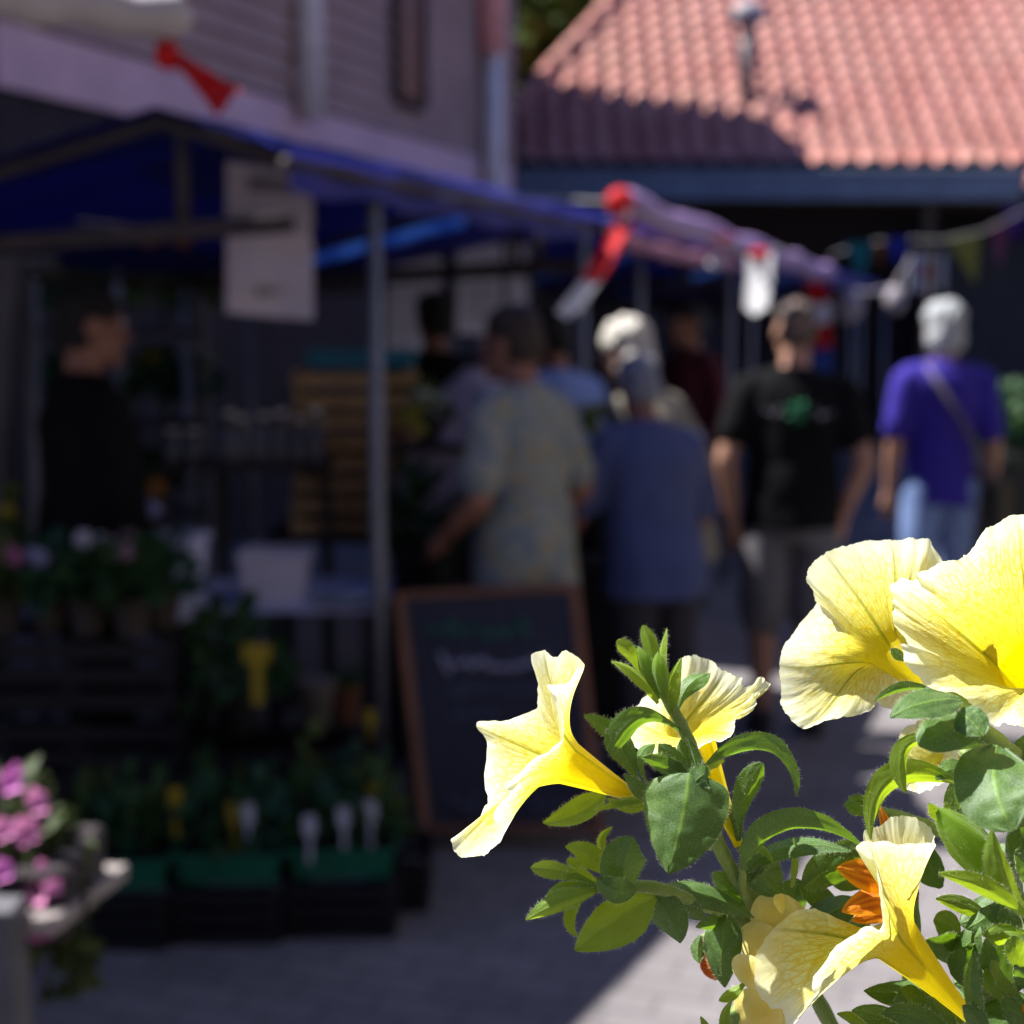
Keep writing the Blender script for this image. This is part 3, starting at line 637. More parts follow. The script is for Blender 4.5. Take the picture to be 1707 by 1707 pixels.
for x_, ln_, sd_ in ((-.13, .075, 5), (.065, .085, 6)): mb = MB(); scribble(mb, V((x_, -.144, 1.32)), V((1, 0, 0)), V((0, 0, 1)), ln_, .035, sd_, .005); build('back_lettering', out(mb), M('print_grey', (.16, .16, .20), .7), t)
t, out, up, S = person('white haired woman in a purple blue top and jeans, walking away at the right', 1556, 7.15, 3, 1.69, 0, 0, 0, SKIN, HAIRS, 'bob', CPU, .85, .80, JEAN, False, SHOE, .86,
       el=((-.235, -.02, 1.13), (.25, -.02, 1.13)), wr=((-.235, .04, .88), (.27, .03, .88)), legs=((-.09, -.06, 0), (.10, .10, 0)))
mb = MB(); mb.tube([V((-.10, -.05, 1.475)), V((-.06, -.135, 1.38)), V((.05, -.160, 1.2)), V((.15, -.135, 1.04)), V((.235, -.07, .90))], .016, 8); build('bag_strap', out(mb), M('strap_grey', (.13, .10, .16), .8, .1), t, smooth=True)
mb = MB(); mb.box((.27, -.04, .80), (.07, .22, .24), bev=.03); bg = thing('shoulder_bag', 'dull olive shoulder bag at the hip of the woman in purple', 'bag', tuple(G(1590, 7.15)))
build('bag', out(mb), M('olive_bag', (.10, .085, .05), .8, .2, 9), bg)
mb = MB(); mb.box((.308, -.04, .86), (.012, .20, .11), bev=.005); build('flap', out(mb), M('olive_flap', (.085, .07, .04), .8, .2, 9), bg)
person('distant person in a maroon top at the back of the stalls', 1146, 8.8, 120, 1.72, 0, 0, 0, SKIN2, HAIRD, 'short', CMR, 1.8, .84, CDK)
# ================================================================= things on and round the stalls
PLB = M('black_plastic', (.012, .012, .014), .5, .2, 12); PLG = M('green_plastic', (.010, .15, .08), .45, .15, 9); PLW = M('bluish_white_plastic', (.6, .62, .95), .5, .08, 9)
TUBW = M('white_tub_plastic', (.8, .78, 1.0), .5, .08, 9); WOODT = M('crate_wood', (.60, .38, .19), .8, .25, 10, bump=.3); WOODR = M('reddish_wood', (.22, .10, .06), .7, .25, 9, bump=.25)
HERB = M('herb_leaf', (.035, .10, .025), .6, .4, 30, trans=.25); HERB2 = M('blue_green_leaf', (.03, .12, .06), .6, .35, 30, trans=.25); HERB3 = M('yellow_green_leaf', (.09, .14, .02), .6, .35, 30, trans=.25)
TAGY = M('yellow_tag', (.42, .30, .012), .6, .08); TAGW = M('white_tag', (.62, .62, .70), .6, .06); CLOTHW = M('table_cloth', (.6, .64, 1.0), .8, .08, 9); EARTH = M('potting_soil', (.02, .014, .01), .95, .3, 40)
def leaves(mb, c, rad, n, size, rnd, upw=.5):
    c = V(c)
    for _ in range(n):
        d = V((rnd.gauss(0, 1), rnd.gauss(0, 1), abs(rnd.gauss(0, 1)) * 1.0)).normalized(); k = rnd.uniform(.25, 1) ** .6
        p = c + V((d.x * rad[0] * k, d.y * rad[1] * k, d.z * rad[2] * k)); s = size * rnd.uniform(.6, 1.3)
        t = (d + V((rnd.gauss(0, .5), rnd.gauss(0, .5), rnd.gauss(0, .4) + upw * .3))).normalized(); a, b = perp(t); a = (a * cos(k * 9) + b * sin(k * 9)); w = s * .36; n_ = t.cross(a)
        mb.add([p, p + t * s * .35 + a * w, p + t * s * .35 - a * w, p + t * s * .75 + a * w * .7 + n_ * s * .1, p + t * s * .75 - a * w * .7 + n_ * s * .1, p + t * s + n_ * s * .22, p + t * s * .4 - n_ * s * .08],
               [(0, 1, 6), (0, 6, 2), (1, 3, 5, 6), (2, 6, 5, 4)])
def potted(p, label, h=.18, r=.11, pot=(.055, .10), col=HERB, n=110, size=.055, name='potted_plant', flowers=None, fl=None, potm=PLB, group=None, seed=1, cat='plant'):
    rnd = random.Random(seed); p = V(p); t = thing(name, label, cat, tuple(p), 0, group)
    mb = MB(); mb.lathe(p, [(pot[0] * .75, 0), (pot[0] * .97, pot[1] * .86), (pot[0] * 1.06, pot[1] * .87), (pot[0] * 1.06, pot[1]), (pot[0] * .95, pot[1]), (pot[0] * .92, pot[1] * .85), (.002, pot[1] * .84)], 18, cap=False); build('pot', mb, potm, t, smooth=False)
    mb = MB(); b = p + V((0, 0, pot[1] * .85))
    for _ in range(7):
        a = rnd.uniform(0, 6.28); q = b + V((cos(a) * r * .6, sin(a) * r * .6, h * rnd.uniform(.5, .9))); mb.tube([b, b.lerp(q, .5) + V((0, 0, h * .1)), q], .0028, 5)
    leaves(mb, b + V((0, 0, .01)), (r, r, h), n, size, rnd); build('foliage', mb, col, t)
    if flowers:
        for k in range(fl or 4):
            a = rnd.uniform(0, 6.28); q = b + V((cos(a) * r * rnd.uniform(.2, .9), sin(a) * r * rnd.uniform(.2, .9), h * rnd.uniform(.75, 1.1)))
            mb = MB()
            for i in range(6):
                c = q + V((cos(i * 1.047) * .016, -.006, sin(i * 1.047) * .016)); mb.ell(c, (.013, .008, .013), 8)
            mb.ell(q + V((0, -.01, 0)), (.009, .009, .009), 8); build('blossom', mb, flowers, t, smooth=True)
    return t
def crate(p, size, mat, label, name='plastic_crate', rz=0.0, group=None, slats=3, cat='crate', th=.008, frac=.70):
    p = V(p); w, d, h = size; t = thing(name, label, cat, tuple(p), rz, group); rm = Matrix.Rotation(rz, 3, 'Z')
    q = lambda x, y, z: p + rm @ V((x, y, z))
    mb = MB(); mb.box(q(0, 0, th), (w - .004, d - .004, th * 1.5), rz); build('floor', mb, mat, t)
    gap = h / slats
    for i, (cx_, cy_, sx, sy) in enumerate(((0, -d / 2, w, th), (0, d / 2, w, th), (-w / 2, 0, th, d - 2 * th - .004), (w / 2, 0, th, d - 2 * th - .004))):
        mb = MB()
        for k in range(slats): mb.box(q(cx_, cy_, gap * (k + .5)), (sx, sy, gap * (frac if slats > 1 else .98)), rz)
        build('side', mb, mat, t)
    for sx in (-1, 1):
        for sy in (-1, 1): mb = MB(); mb.box(q(sx * (w / 2 - .016), sy * (d / 2 - .016), h / 2 + .002), (.022, .022, h), rz); build('corner', mb, mat, t)
    return t
def plabel(p, mat, label, w=.03, h=.07, stem=.06, top='flat', group=None):
    p = V(p); t = thing('plant_label', label, 'plant label', tuple(p), 0, group); mb = MB(); mb.box(p + V((0, 0, stem / 2)), (w * .35 if top == 'flat' else w * .4, .003, stem)); build('stick', mb, mat, t)
    mb = MB(); mb.box(p + V((0, -.001, stem + h / 2)), (w, .004, h), bev=.0015); build('head', mb, mat, t); return t

# --- black crates on the ground with the green trays of herbs
cr_l = ('leftmost low black crate on the ground under the plant display', 'second low black crate, under the middle green tray', 'low black crate under the right green tray, next to the chalkboard', 'rear black crate at the foot of the chalkboard')
cpx = ((210, 4.02), (395, 4.06), (578, 4.10))
for i, (px, D) in enumerate(cpx): p = G(px, D); crate(p, (.285, .30, .15), PLB, cr_l[i], 'low_crate', 0, 'black crates on the ground')
p = G(676, 4.28); crate(p, (.14, .30, .13), PLB, cr_l[3], 'low_crate', 0, 'black crates on the ground')
tl = ('dim green tray of herbs at the left of the row', 'middle green tray of herbs, with the yellow label', 'brightest green tray of herbs, beside the chalkboard')
hl = (('left', HERB), ('middle', HERB), ('right', HERB2)); sd_ = 0
for i, (px, D) in enumerate(cpx):
    p = G(px, D, .152); p.y -= .02; t = thing('plant_tray', tl[i], 'tray', tuple(p), 0, 'green plant trays'); mb = MB()
    W0, D0, H0 = .27, .25, .085; q = [(-1, -1), (1, -1), (1, 1), (-1, 1)]
    vs = [p + V((a * W0 * .46, b * D0 * .46, .002)) for a, b in q] + [p + V((a * W0 * .5, b * D0 * .5, H0)) for a, b in q] + [p + V((a * W0 * .53, b * D0 * .53, H0)) for a, b in q] + [p + V((a * W0 * .53, b * D0 * .53, H0 - .012)) for a, b in q] + [p + V((a * W0 * .45, b * D0 * .45, .006)) for a, b in q] 
    fs = [(3, 2, 1, 0), (16, 17, 18, 19)]
    for k in range(4): n = (k + 1) % 4; fs += [(k, n, 4 + n, 4 + k), (4 + k, 4 + n, 8 + n, 8 + k), (8 + k, 8 + n, 12 + n, 12 + k)]
    mb.add(vs, fs); build('tray', mb, PLG, t)
    for k in range(3):
        for r_ in range(2):
            sd_ += 1; pp = p + V(((k - 1) * .085, (r_ - .5) * .11, .01)); which = ('leftmost', 'centre', 'rightmost')[k] + (' front', ' back')[r_]
            potted(pp, f'{which} herb pot in the {("left", "middle", "right")[i]} green tray', .15 + .04 * (i == 2) + .03 * (sd_ % 3), .06, (.038, .08), (hl[i][1], HERB, HERB3, HERB2)[(sd_ * 5) % 4], 44, .05, 'herb_pot', None, None, PLB, 'herb pots in the green trays', sd_)
for px, py, D, m, lb in ((292, 1332, 3.90, TAGY, 'yellow label at the right end of the left tray'), (390, 1356, 3.92, TAGY, 'yellow label in the middle tray, left of a white one'), (413, 1358, 3.92, TAGW, 'white label beside the yellow one in the middle tray'), (516, 1378, 3.92, TAGW, 'white label at the left of the right tray'), (573, 1362, 3.94, TAGW, 'white label in the centre of the right tray'), (618, 1352, 3.95, TAGW, 'white label at the right of the right tray'), (621, 1325, 4.0, TAGY, 'yellow label topmost in the right tray')):
    p = W(px, py, D); plabel(p - V((0, 0, .10)), m, lb, .032, .055, .075, group='labels in the green trays')
# --- the tiers of black crates carrying the plant display at the left
tier = ('lower left', 'lower middle', 'middle left', 'middle right', 'upper left', 'upper right'); n = 0
for z_, pxs in ((.0, (80, 250)), (.24, (70, 240)), (.48, (60, 228))):
    for px in pxs: crate(G(px, 4.55, z_ + .002), (.31, .34, .22), PLB, f'{tier[n]} black crate in the stack under the flowering plants', 'stacking_crate', 0, 'stacked black crates at the left'); n += 1
for i, (px, D, m, flc, lb) in enumerate(((8, 4.42, HERB3, M('pink_bloom', (.55, .18, .38), .6), 'pink flowering plant at the left edge of the display'), (84, 4.45, HERB2, M('lilac_bloom', (.34, .34, .55), .6), 'pale lilac flowering plant on the crates'), (150, 4.42, HERB, TAGW, 'plant with one white bloom on the crates'), (222, 4.40, HERB, M('rose_bloom', (.40, .22, .30), .6), 'green plant before the white bin'), (270, 4.5, HERB2, None, 'dark green plant at the right end of the display'))):
    potted(G(px, D, .705), lb, .17, .10, (.06, .11), m, 120, .055, 'flowering_plant', flc, 3, M('brown_pot', (.06, .045, .035), .7, .2), 'plants on the crate display', 40 + i)
b_ = W(8, 925, 4.5); potted(G(12, 4.62, .705), 'tall plant with a yellow flower at the left edge', .30, .09, (.06, .11), HERB3, 90, .05, 'flowering_plant', TAGY, 2, PLB, 'plants on the crate display', 48)
# white bin and tub, trestle table
def bin_(px, D, z_, w, d, h, mat, label, name, rz=0, cat='bin'):
    p = G(px, D, z_); t = thing(name, label, cat, tuple(p), rz); mb = MB(); rm = Matrix.Rotation(rz, 3, 'Z'); vs = []
    q = [(-1, -1), (1, -1), (1, 1), (-1, 1)]
    for s, zz in ((.43, 0), (.5, h), (.54, h), (.54, h - .02), (.51, h - .02), (.44, .0), ) : vs += [p + rm @ V((a * w * s, b * d * s, zz)) for a, b in q]
    vs += [p + rm @ V((a * w * .47, b * d * .47, h - .004)) for a, b in q] + [p + rm @ V((a * w * .41, b * d * .41, .01)) for a, b in q]
    fs = [(3, 2, 1, 0)]
    for k in range(4): n_ = (k + 1) % 4; fs += [(k, n_, 16 + n_, 16 + k), (16 + k, 16 + n_, 12 + n_, 12 + k), (12 + k, 12 + n_, 8 + n_, 8 + k), (8 + k, 8 + n_, 24 + n_, 24 + k), (24 + k, 24 + n_, 28 + n_, 28 + k)]
    fs.append((28, 29, 30, 31)); mb.add(vs, fs); build('tub', mb, mat, t); return t
bt_ = bin_(262, 4.66, .705, .25, .22, .26, PLW, 'bluish white plastic bin behind the potted plants', 'plastic_bin', R(-14))
mb = MB(); p = G(232, 4.66, .97); mb.grid(lambda u, v: p + V(((u - .5) * .16, (v - .5) * .14, .05 + .03 * sin(u * 7 + v * 4) + .03 * MN.noise(V((u * 4, v * 4, 2))))), 14, 12)
tag(build('plastic_bag', mb, PLW, None, smooth=True), 'crumpled bluish plastic bag lying on the bin', 'bag')
tbm = thing('trestle_table', 'trestle table with a pale blue white cloth behind the steel pole', 'table', tuple(G(485, 4.95)))
mb = MB(); a, b = G(330, 4.8, .685), G(636, 4.8, .685); mb.box(((a.x + b.x) / 2 - .12, 5.05, .695), (b.x - a.x + .24, .56, .022)); build('table_top', mb, CLOTHW, tbm)
for dx in (-.30, .24):
    for dy in (-.2, .2): c = V(((a.x + b.x) / 2 + dx, 5.05 + dy, 0)); mb = MB(); mb.beam(c, c + V((0, 0, .68)), .04); build('leg', mb, BEAMW, tbm)
bin_(462, 4.95, .708, .205, .2, .165, TUBW, 'white plastic tub on the trestle table', 'plastic_tub', 0, 'tub')
mb = MB(); p = G(575, 4.92, .712); mb.grid(lambda u, v: p + V(((u - .5) * .20, (v - .5) * .2, .006 + .022 * math.exp(-((u - .5) ** 2 + (v - .5) ** 2) * 9) + .006 * sin(u * 9 + v * 5))), 14, 12)
tag(build('crumpled_paper', mb, M('greenish_paper', (.36, .42, .50), .8, .08), None, smooth=True), 'pale crumpled paper on the table beside the pole', 'paper')
# things below the table
potted(G(395, 4.55, .38), 'leafy plant under the table edge, behind the tall yellow label', .26, .15, (.07, .13), HERB, 110, .07, 'potted_plant', None, None, PLB, None, 61)
crate(G(420, 4.6, .0), (.62, .32, .37), PLB, 'big black crate under the table, below the tall yellow label', 'stacking_crate', 0, 'stacked black crates at the left')
plabel(W(430, 1176, 4.3), TAGY, 'tall yellow T shaped price label in front of the table', .078, .055, .125, 'tall')
bk = thing('bucket', 'dim greyish bucket in the dark under the table', 'bucket', tuple(G(528, 4.65, .37)))
mb = MB(); mb.lathe(G(528, 4.65, .372), [(.001, 0), (.045, 0), (.058, .14), (.062, .145), (.055, .145), (.045, .03)], 20, cap=False); build('bucket', mb, M('dull_grey', (.18, .16, .15), .7), bk, smooth=True)
mb = MB(); h_ = G(528, 4.65, .50); mb.tube([h_ + V((-.058, 0, 0)), h_ + V((-.04, -.03, .03)), h_ + V((.04, -.03, .03)), h_ + V((.058, 0, 0))], .003, 6); build('handle', mb, POLE, bk, smooth=True)
potted(G(578, 4.72, .37), 'rust coloured plant pot in the shadow under the table', .05, .04, (.05, .12), HERB, 30, .03, 'potted_plant', None, None, M('rust_pot', (.14, .05, .02), .7), None, 62)
plabel(W(618, 1232, 4.5), TAGY, 'small yellow label in the shadow left of the chalkboard', .03, .05, .04)
# --- chalkboard on the ground
cb = thing('chalkboard', 'wooden framed pavement chalkboard with faint chalk writing, in front of the patterned shirt', 'chalkboard', tuple(G(845, 4.68)))
a0, a1 = W(712, 1424, 4.60), W(1000, 1424, 4.62); a0.z = a1.z = .03; t0, t1 = W(664, 992, 4.70), W(956, 978, 4.72)
exx = (a1 - a0).normalized(); BRDM = M('chalkboard_slate', (.028, .032, .055), .75, .15, 4); fw = .034
def strip(p, q, w_=fw): mb.beam(p, q, w_, .022)
nb = exx.cross((t0 - a0).normalized()); 
for (p, q) in ((a0, t0), (a1, t1), (t0 - exx * .012, t1 + exx * .012), (a0.lerp(t0, .06), a1.lerp(t1, .06))): mb = MB(); strip(p, q); build('frame', mb, WOODR, cb)
mb = MB(); i0, i1, i2, i3 = a0.lerp(t0, .06), a1.lerp(t1, .06), t1, t0; mb.prism([i0, i1, i2, i3], -nb * -.004 if nb.y > 0 else nb * .004); build('board', mb, BRDM, cb)
back = V((-.05, .34, 0))
for p, q in ((a0, t0), (a1, t1)): mb = MB(); r_ = p + back; r_.z = .01; mb.beam(r_, q + V((0, .03, -.02)), .028, .02); build('rear_leg', mb, WOODR, cb)
for p in (a0, a1): mb = MB(); mb.beam(V((p.x, p.y, 0)), p + (t0 - a0).normalized() * .02, .034, .03); build('foot', mb, WOODR, cb)
face = nb if nb.y < 0 else -nb; eu = (t0 - a0).normalized()
CHG = M('chalk_green', (.04, .17, .13), .9); CHW = M('chalk_white', (.40, .40, .56), .9); CHD = M('chalk_dim', (.13, .14, .22), .9)
def onb(u, v): return a0.lerp(a1, u).lerp(t0.lerp(t1, u), v) + face * .010
for nm, m_, ls in (('green_writing', CHG, ((.13, .845, .62, .05, 1, .008),)), ('white_writing', CHW, ((.20, .70, .66, .05, 2, .009),)), ('small_writing', CHD, ((.22, .60, .62, .035, 3, .005), (.22, .50, .30, .035, 4, .005), (.16, .14, .2, .05, 5, .006), (.62, .14, .22, .05, 6, .006)))):
    for u, v, ln, hh, sd2, r_ in ls: mb = MB(); scribble(mb, onb(u, v), exx, eu, ln * .52, hh, sd2, r_); build(nm, mb, m_, cb)
# --- wooden crates stacked behind the pole
for i in range(4):
    p = G(592 + 3 * (i % 2), 5.95, .80 + i * .160); crate(p, (.46, .30, .154), WOODT, ('lowest', 'second', 'third', 'topmost')[i] + ' tan slatted crate in the stack behind the steel pole', 'wooden_crate', 0, 'stacked wooden crates', 2, th=.010, frac=.56)
crate(G(604, 5.92, 1.445), (.40, .30, .07), M('teal_plastic', (.02, .2, .32), .5, .15, 9), 'teal plastic tray on top of the wooden crate stack', 'teal_tray', 0, None, 1, 'tray')
bm = thing('display_bench', 'dark bench behind the pole carrying the wooden crates and bottles', 'bench', tuple(G(540, 6.0)))
mb = MB(); a, b = G(440, 5.8, .78), G(700, 5.8, .78); mb.box(((a.x + b.x) / 2, 6.0, .78), (b.x - a.x, .5, .03)); build('bench_top', mb, DARKW, bm)
for dx in (-.28, .28):
    for dy in (-.2, .2): c = V(((a.x + b.x) / 2 + dx, 6.0 + dy, 0)); mb = MB(); mb.beam(c, c + V((0, 0, .765)), .05); build('leg', mb, DARKW, bm)
# plant crates next to it: leafy plants in black pots at the middle
potted(G(705, 5.35, .68), 'dark green bushy plant in a black pot between the pole and the patterned shirt', .26, .16, (.10, .17), HERB, 200, .07, 'potted_plant', None, None, PLB, None, 71)
st2 = thing('plant_stand', 'dark low stand under the bushy plant', 'stand', tuple(G(705, 5.35))); mb = MB(); c = G(705, 5.35, .66); mb.box(c, (.30, .30, .03)); build('stand_top', mb, DARKW, st2)
for sx in (-1, 1):
    for sy in (-1, 1): mb = MB(); d_ = V((c.x + sx * .12, c.y + sy * .12, 0)); mb.beam(d_, d_ + V((0, 0, .645)), .03); build('leg', mb, DARKW, st2)
hp = potted(G(716, 5.35, 1.20), 'white and yellow flowers held by the man bending over', .12, .07, (.05, .09), HERB3, 60, .04, 'flower_pot', None, None, PLB, None, 72)
mb = MB(); rnd = random.Random(3)
for q, m_, nn_ in ((W(718, 672, 5.3), M('pale_green_bloom', (.62, .72, .56), .6, trans=.2), 9), (W(686, 700, 5.3), M('lemon_bloom', (.50, .48, .06), .6, trans=.2), 7)):
    mb = MB()
    for _ in range(nn_): mb.ell(q + V((rnd.uniform(-.05, .05), rnd.uniform(-.03, .03), rnd.uniform(-.045, .045))), (.024, .018, .020), 8)
    build('blossom', mb, m_, hp, smooth=True)
st3 = thing('plant_stand', 'dark narrow shelf in front of the bending man', 'stand', tuple(G(712, 5.38))); mb = MB(); c = G(712, 5.38, 1.18); mb.box(c, (.26, .22, .03)); build('stand_top', mb, DARKW, st3)
for sx in (-1, 1): mb = MB(); d_ = V((c.x + sx * .115, c.y + .1, 0)); mb.beam(d_, d_ + V((0, 0, 1.165)), .022); build('leg', mb, DARKW, st3)
pg = potted(G(992, 6.1, .70), 'lime and green plants between the patterned shirt and the man in blue', .42, .10, (.08, .14), HERB2, 140, .06, 'potted_plant', M('lime_bloom', (.40, .46, .08), .6, trans=.2), 10, PLB, None, 73)
st4 = thing('plant_stand', 'dark box stand under the lime plants', 'stand', tuple(G(992, 6.1))); mb = MB(); mb.box(G(992, 6.1, .35), (.34, .34, .69)); build('stand_top', mb, DARKW, st4)
mb = MB(); mb.box(G(992, 6.1, .05), (.38, .38, .10)); build('plinth', mb, PLB, st4)
# bottles and jars on a shelf
sh_ = thing('shelf', 'dark shelf board carrying the jars at the back of the near stall', 'shelf', tuple(G(470, 5.5))); mb = MB(); a, b = G(255, 5.5, 1.10), G(545, 5.5, 1.10); mb.box(((a.x + b.x) / 2, 5.6, 1.09), (b.x - a.x, .24, .03)); build('board', mb, DARKW, sh_)
for px in (262, 360, 538): mb = MB(); q = G(px, 5.6); mb.beam(V((q.x, 5.68, 0)), V((q.x, 5.68, 1.075)), .045); build('leg', mb, M('dim_brown', (.06, .05, .04), .8), sh_)
for i, (px, hh) in enumerate(((290, .12), (325, .12), (385, .19), (405, .17), (442, .18), (470, .19), (500, .17), (528, .20))):
    p = G(px, 5.55, 1.106); t = thing('jar', ('first', 'second', 'third', 'fourth', 'fifth', 'sixth', 'seventh', 'last')[i] + ' jar from the left on the dark shelf', 'jar', tuple(p), 0, 'jars on the shelf')
    mb = MB(); mb.lathe(p, [(.001, 0), (.030, 0), (.033, .01), (.033, hh * .6), (.018, hh * .78), (.017, hh * .88), (.001, hh * .88)], 16, cap=False); build('glass', mb, M('dark_bottle', (.06, .06, .10), .15, .2, spec=.6), t, smooth=True)
    mb = MB(); mb.lathe(p + V((0, 0, hh * .885)), [(.001, 0), (.021, 0), (.021, hh * .12), (.001, hh * .12)], 16, cap=False); build('lid', mb, M('pale_lid', (.9, .86, .8), .5), t, smooth=True)
p = G(262, 5.2, .98); oj = thing('orange_card', 'small orange card in the dark beside the stallholder', 'card', tuple(p)); mb = MB(); mb.box(p + V((0, 0, .07)), (.055, .006, .06)); build('card', mb, M('dull_orange', (.30, .11, .01), .7), oj)
mb = MB(); mb.tube([V((p.x, p.y, .0)), p + V((0, 0, .04))], .006, 8); build('holder', mb, BEAMW, oj)
# plant rack at the back left: greenery and yellow flowers
rk = thing('plant_rack', 'dark rack of shelves with greenery behind the stallholder', 'rack', tuple(G(220, 7.4)))
a, b = G(70, 7.4), G(345, 7.4)
for px in (70, 208, 345): mb = MB(); q = G(px, 7.4); mb.beam(V((q.x, q.y + .1, 0)), V((q.x, q.y + .1, 1.95)), .045); build('upright', mb, POLE, rk)
for z_ in (.7, 1.14, 1.58): mb = MB(); mb.box(((a.x + b.x) / 2, a.y + .1, z_), (b.x - a.x - .05, .30, .025)); build('shelf_board', mb, DARKW, rk)
for i, (px, z_, m, flc, lb, hh) in enumerate(((120, 1.595, HERB, None, 'dark green bushy plant on the top shelf of the rack', .26), (185, 1.595, HERB2, None, 'second bushy plant on the top shelf of the rack', .22), (262, 1.595, HERB3, TAGY, 'yellow flowering plant on the top shelf of the rack', .28), (318, 1.595, HERB3, None, 'yellowish leafy plant at the right end of the top shelf', .25),
    (262, 1.155, HERB, TAGY, 'plant with yellow flowers on the middle shelf of the rack', .22), (318, 1.155, HERB2, M('pale_bloom', (.40, .40, .36), .6), 'pale flowering plant on the middle shelf of the rack', .22), (120, 1.155, HERB, None, 'dark plant behind the stallholder on the middle shelf', .2), (270, .715, HERB, None, 'dark plant on the lowest shelf of the rack', .2))):
    potted(G(px, 7.4, z_), lb, hh, .13, (.07, .12), m, 120, .075, 'rack_plant', flc, 5, M('grey_pot', (.16, .16, .18), .7), 'plants on the back rack', 90 + i)
# price boards at the back
for px0, px1, y0, y1, lb, sdd in ((642, 742, 428, 600, 'narrow white price board at the back, left of the dark clad person', 11), (758, 886, 404, 560, 'wide white price board with a dark grid at the back of the stalls', 12)):
    D = 8.2; a, b, c, d = W(px0, y0, D), W(px1, y0, D), W(px0, y1, D), W(px1, y1, D); t = thing('price_board', lb, 'sign', (a.x, a.y, 0), 0, 'white price boards')
    e1, e2 = b - a, c - a; mb = MB(); mb.prism([a, b, d, c], (0, .02, 0)); build('board', mb, M('board_white', (1.4, 1.36, 1.5), .6, .06, 5), t)
    mb = MB()
    for u in ((.0, .66, 1.0) if px0 > 700 else (0, 1)): mb.beam(a + e1 * u + V((0, -.006, 0)), c + e1 * u + V((0, -.006, 0)), .022, .01)
    for v in (0, .36, 1.0): mb.beam(a + e2 * v + V((0, -.012, 0)), b + e2 * v + V((0, -.012, 0)), .022, .01)
    build('grid_lines', mb, M('board_dark', (.05, .05, .07), .7), t)
    mb = MB()
    for k in range(3): scribble(mb, a + e2 * (.5 + .14 * k) + e1 * .12 + V((0, -.008, 0)), e1.normalized(), V((0, 0, 1)), e1.length * .4, .03, sdd + k, .004)
    build('writing', mb, M('board_ink', (.12, .16, .18), .8), t)
    mb = MB()
    for q in (c, d): mb.beam(V((q.x, q.y + .03, 0)), q + V((0, .03, .3)), .03)
    build('legs', mb, POLE, t)
# pale tarpaulin curtain at the left edge
tc_ = thing('hanging_tarpaulin', 'pale grey tarpaulin hanging in folds at the left edge behind the stallholder', 'tarpaulin', tuple(G(30, 5.3)))
mb = MB(); a, b = G(-60, 5.3), G(72, 5.35)
for o in (0, .004): mb.grid(lambda u, v: V((lerp(a.x, b.x, u * (1 - .35 * v)), lerp(a.y, b.y, u) + .05 * sin(u * 22 + v * 2) * (.4 + .6 * v) + o, lerp(1.82, .35, v))), 60, 16)
build('sheet', mb, M('grey_sheet', (.22, .22, .27), .7, .12, 5), tc_, smooth=True)
mb = MB(); mb.tube([V((a.x - .1, a.y, 1.83)), V((b.x + .12, b.y, 1.83))], .014, 8); build('rail', mb, POLE, tc_, smooth=True)
for q in (a, b): mb = MB(); mb.tube([V((q.x, q.y + .03, 0)), V((q.x, q.y + .03, 1.84))], .022, 10); build('pole', mb, POLE, tc_, smooth=True)
# orange lamp strip and small cans under the beam
ol = thing('orange_pennants', 'faded orange cloth strip hung under the beam of the nearest stall', 'bunting', tuple(W(285, 390, 5.2)))
mb = MB(); q0, q1 = W(232, 378, 5.2), W(318, 380, 5.2)
mb.grid(lambda u, v: q0.lerp(q1, u) + V((0, .01 * sin(u * 12), -v * (.06 + .012 * sin(u * 9)))), 20, 4); build('cloth', mb, M('faded_orange', (.26, .09, .03), .8, .15, trans=.2), ol, smooth=True)
mb = MB(); mb.tube([q0 + V((-.3, 0, .03)), q0, q1, q1 + V((.3, 0, .03))], .006, 6); build('cord', mb, rp, ol)
# --- planter with pink petunias, lower left, nearer
pp_ = thing('wooden_planter', 'weathered wooden post with a pale slanting board at the lower left', 'planter', tuple(G(30, 2.05)))
mb = MB(); g = G(30, 2.05); mb.box((g.x, g.y, .43), (.075, .06, .86)); build('post', mb, M('grey_weathered_wood', (.16, .155, .17), .85, .25, 9, bump=.3), pp_)
mb = MB(); a, b = W(60, 1545, 1.95), W(186, 1452, 2.25); mb.beam(a, b, .05, .022); build('board', mb, M('pale_plank', (.38, .33, .31), .8, .2, 9, bump=.3), pp_)
mb = MB(); q = G(-10, 2.1, .83); mb.box(q, (.26, .20, .10)); build('box', mb, DARKW, pp_)
pk = thing('pink_petunias', 'out of focus pink petunias at the lower left edge', 'plant', tuple(G(10, 2.1, .88)))
mb = MB(); rnd = random.Random(5); q = G(2, 2.1, .80); leaves(mb, q, (.105, .09, .17), 300, .05, rnd, 0); leaves(mb, q + V((.06, -.03, -.10)), (.06, .07, .16), 140, .045, rnd, 0); build('foliage', mb, M('petunia_foliage', (.075, .105, .03), .6, .35, 30, trans=.25), pk)
PK = [M('pink_petal', (1.05, .38, .72), .6, .15, 20, trans=.3), M('magenta_petal', (.9, .26, .74), .6, .15, 20, trans=.3)]
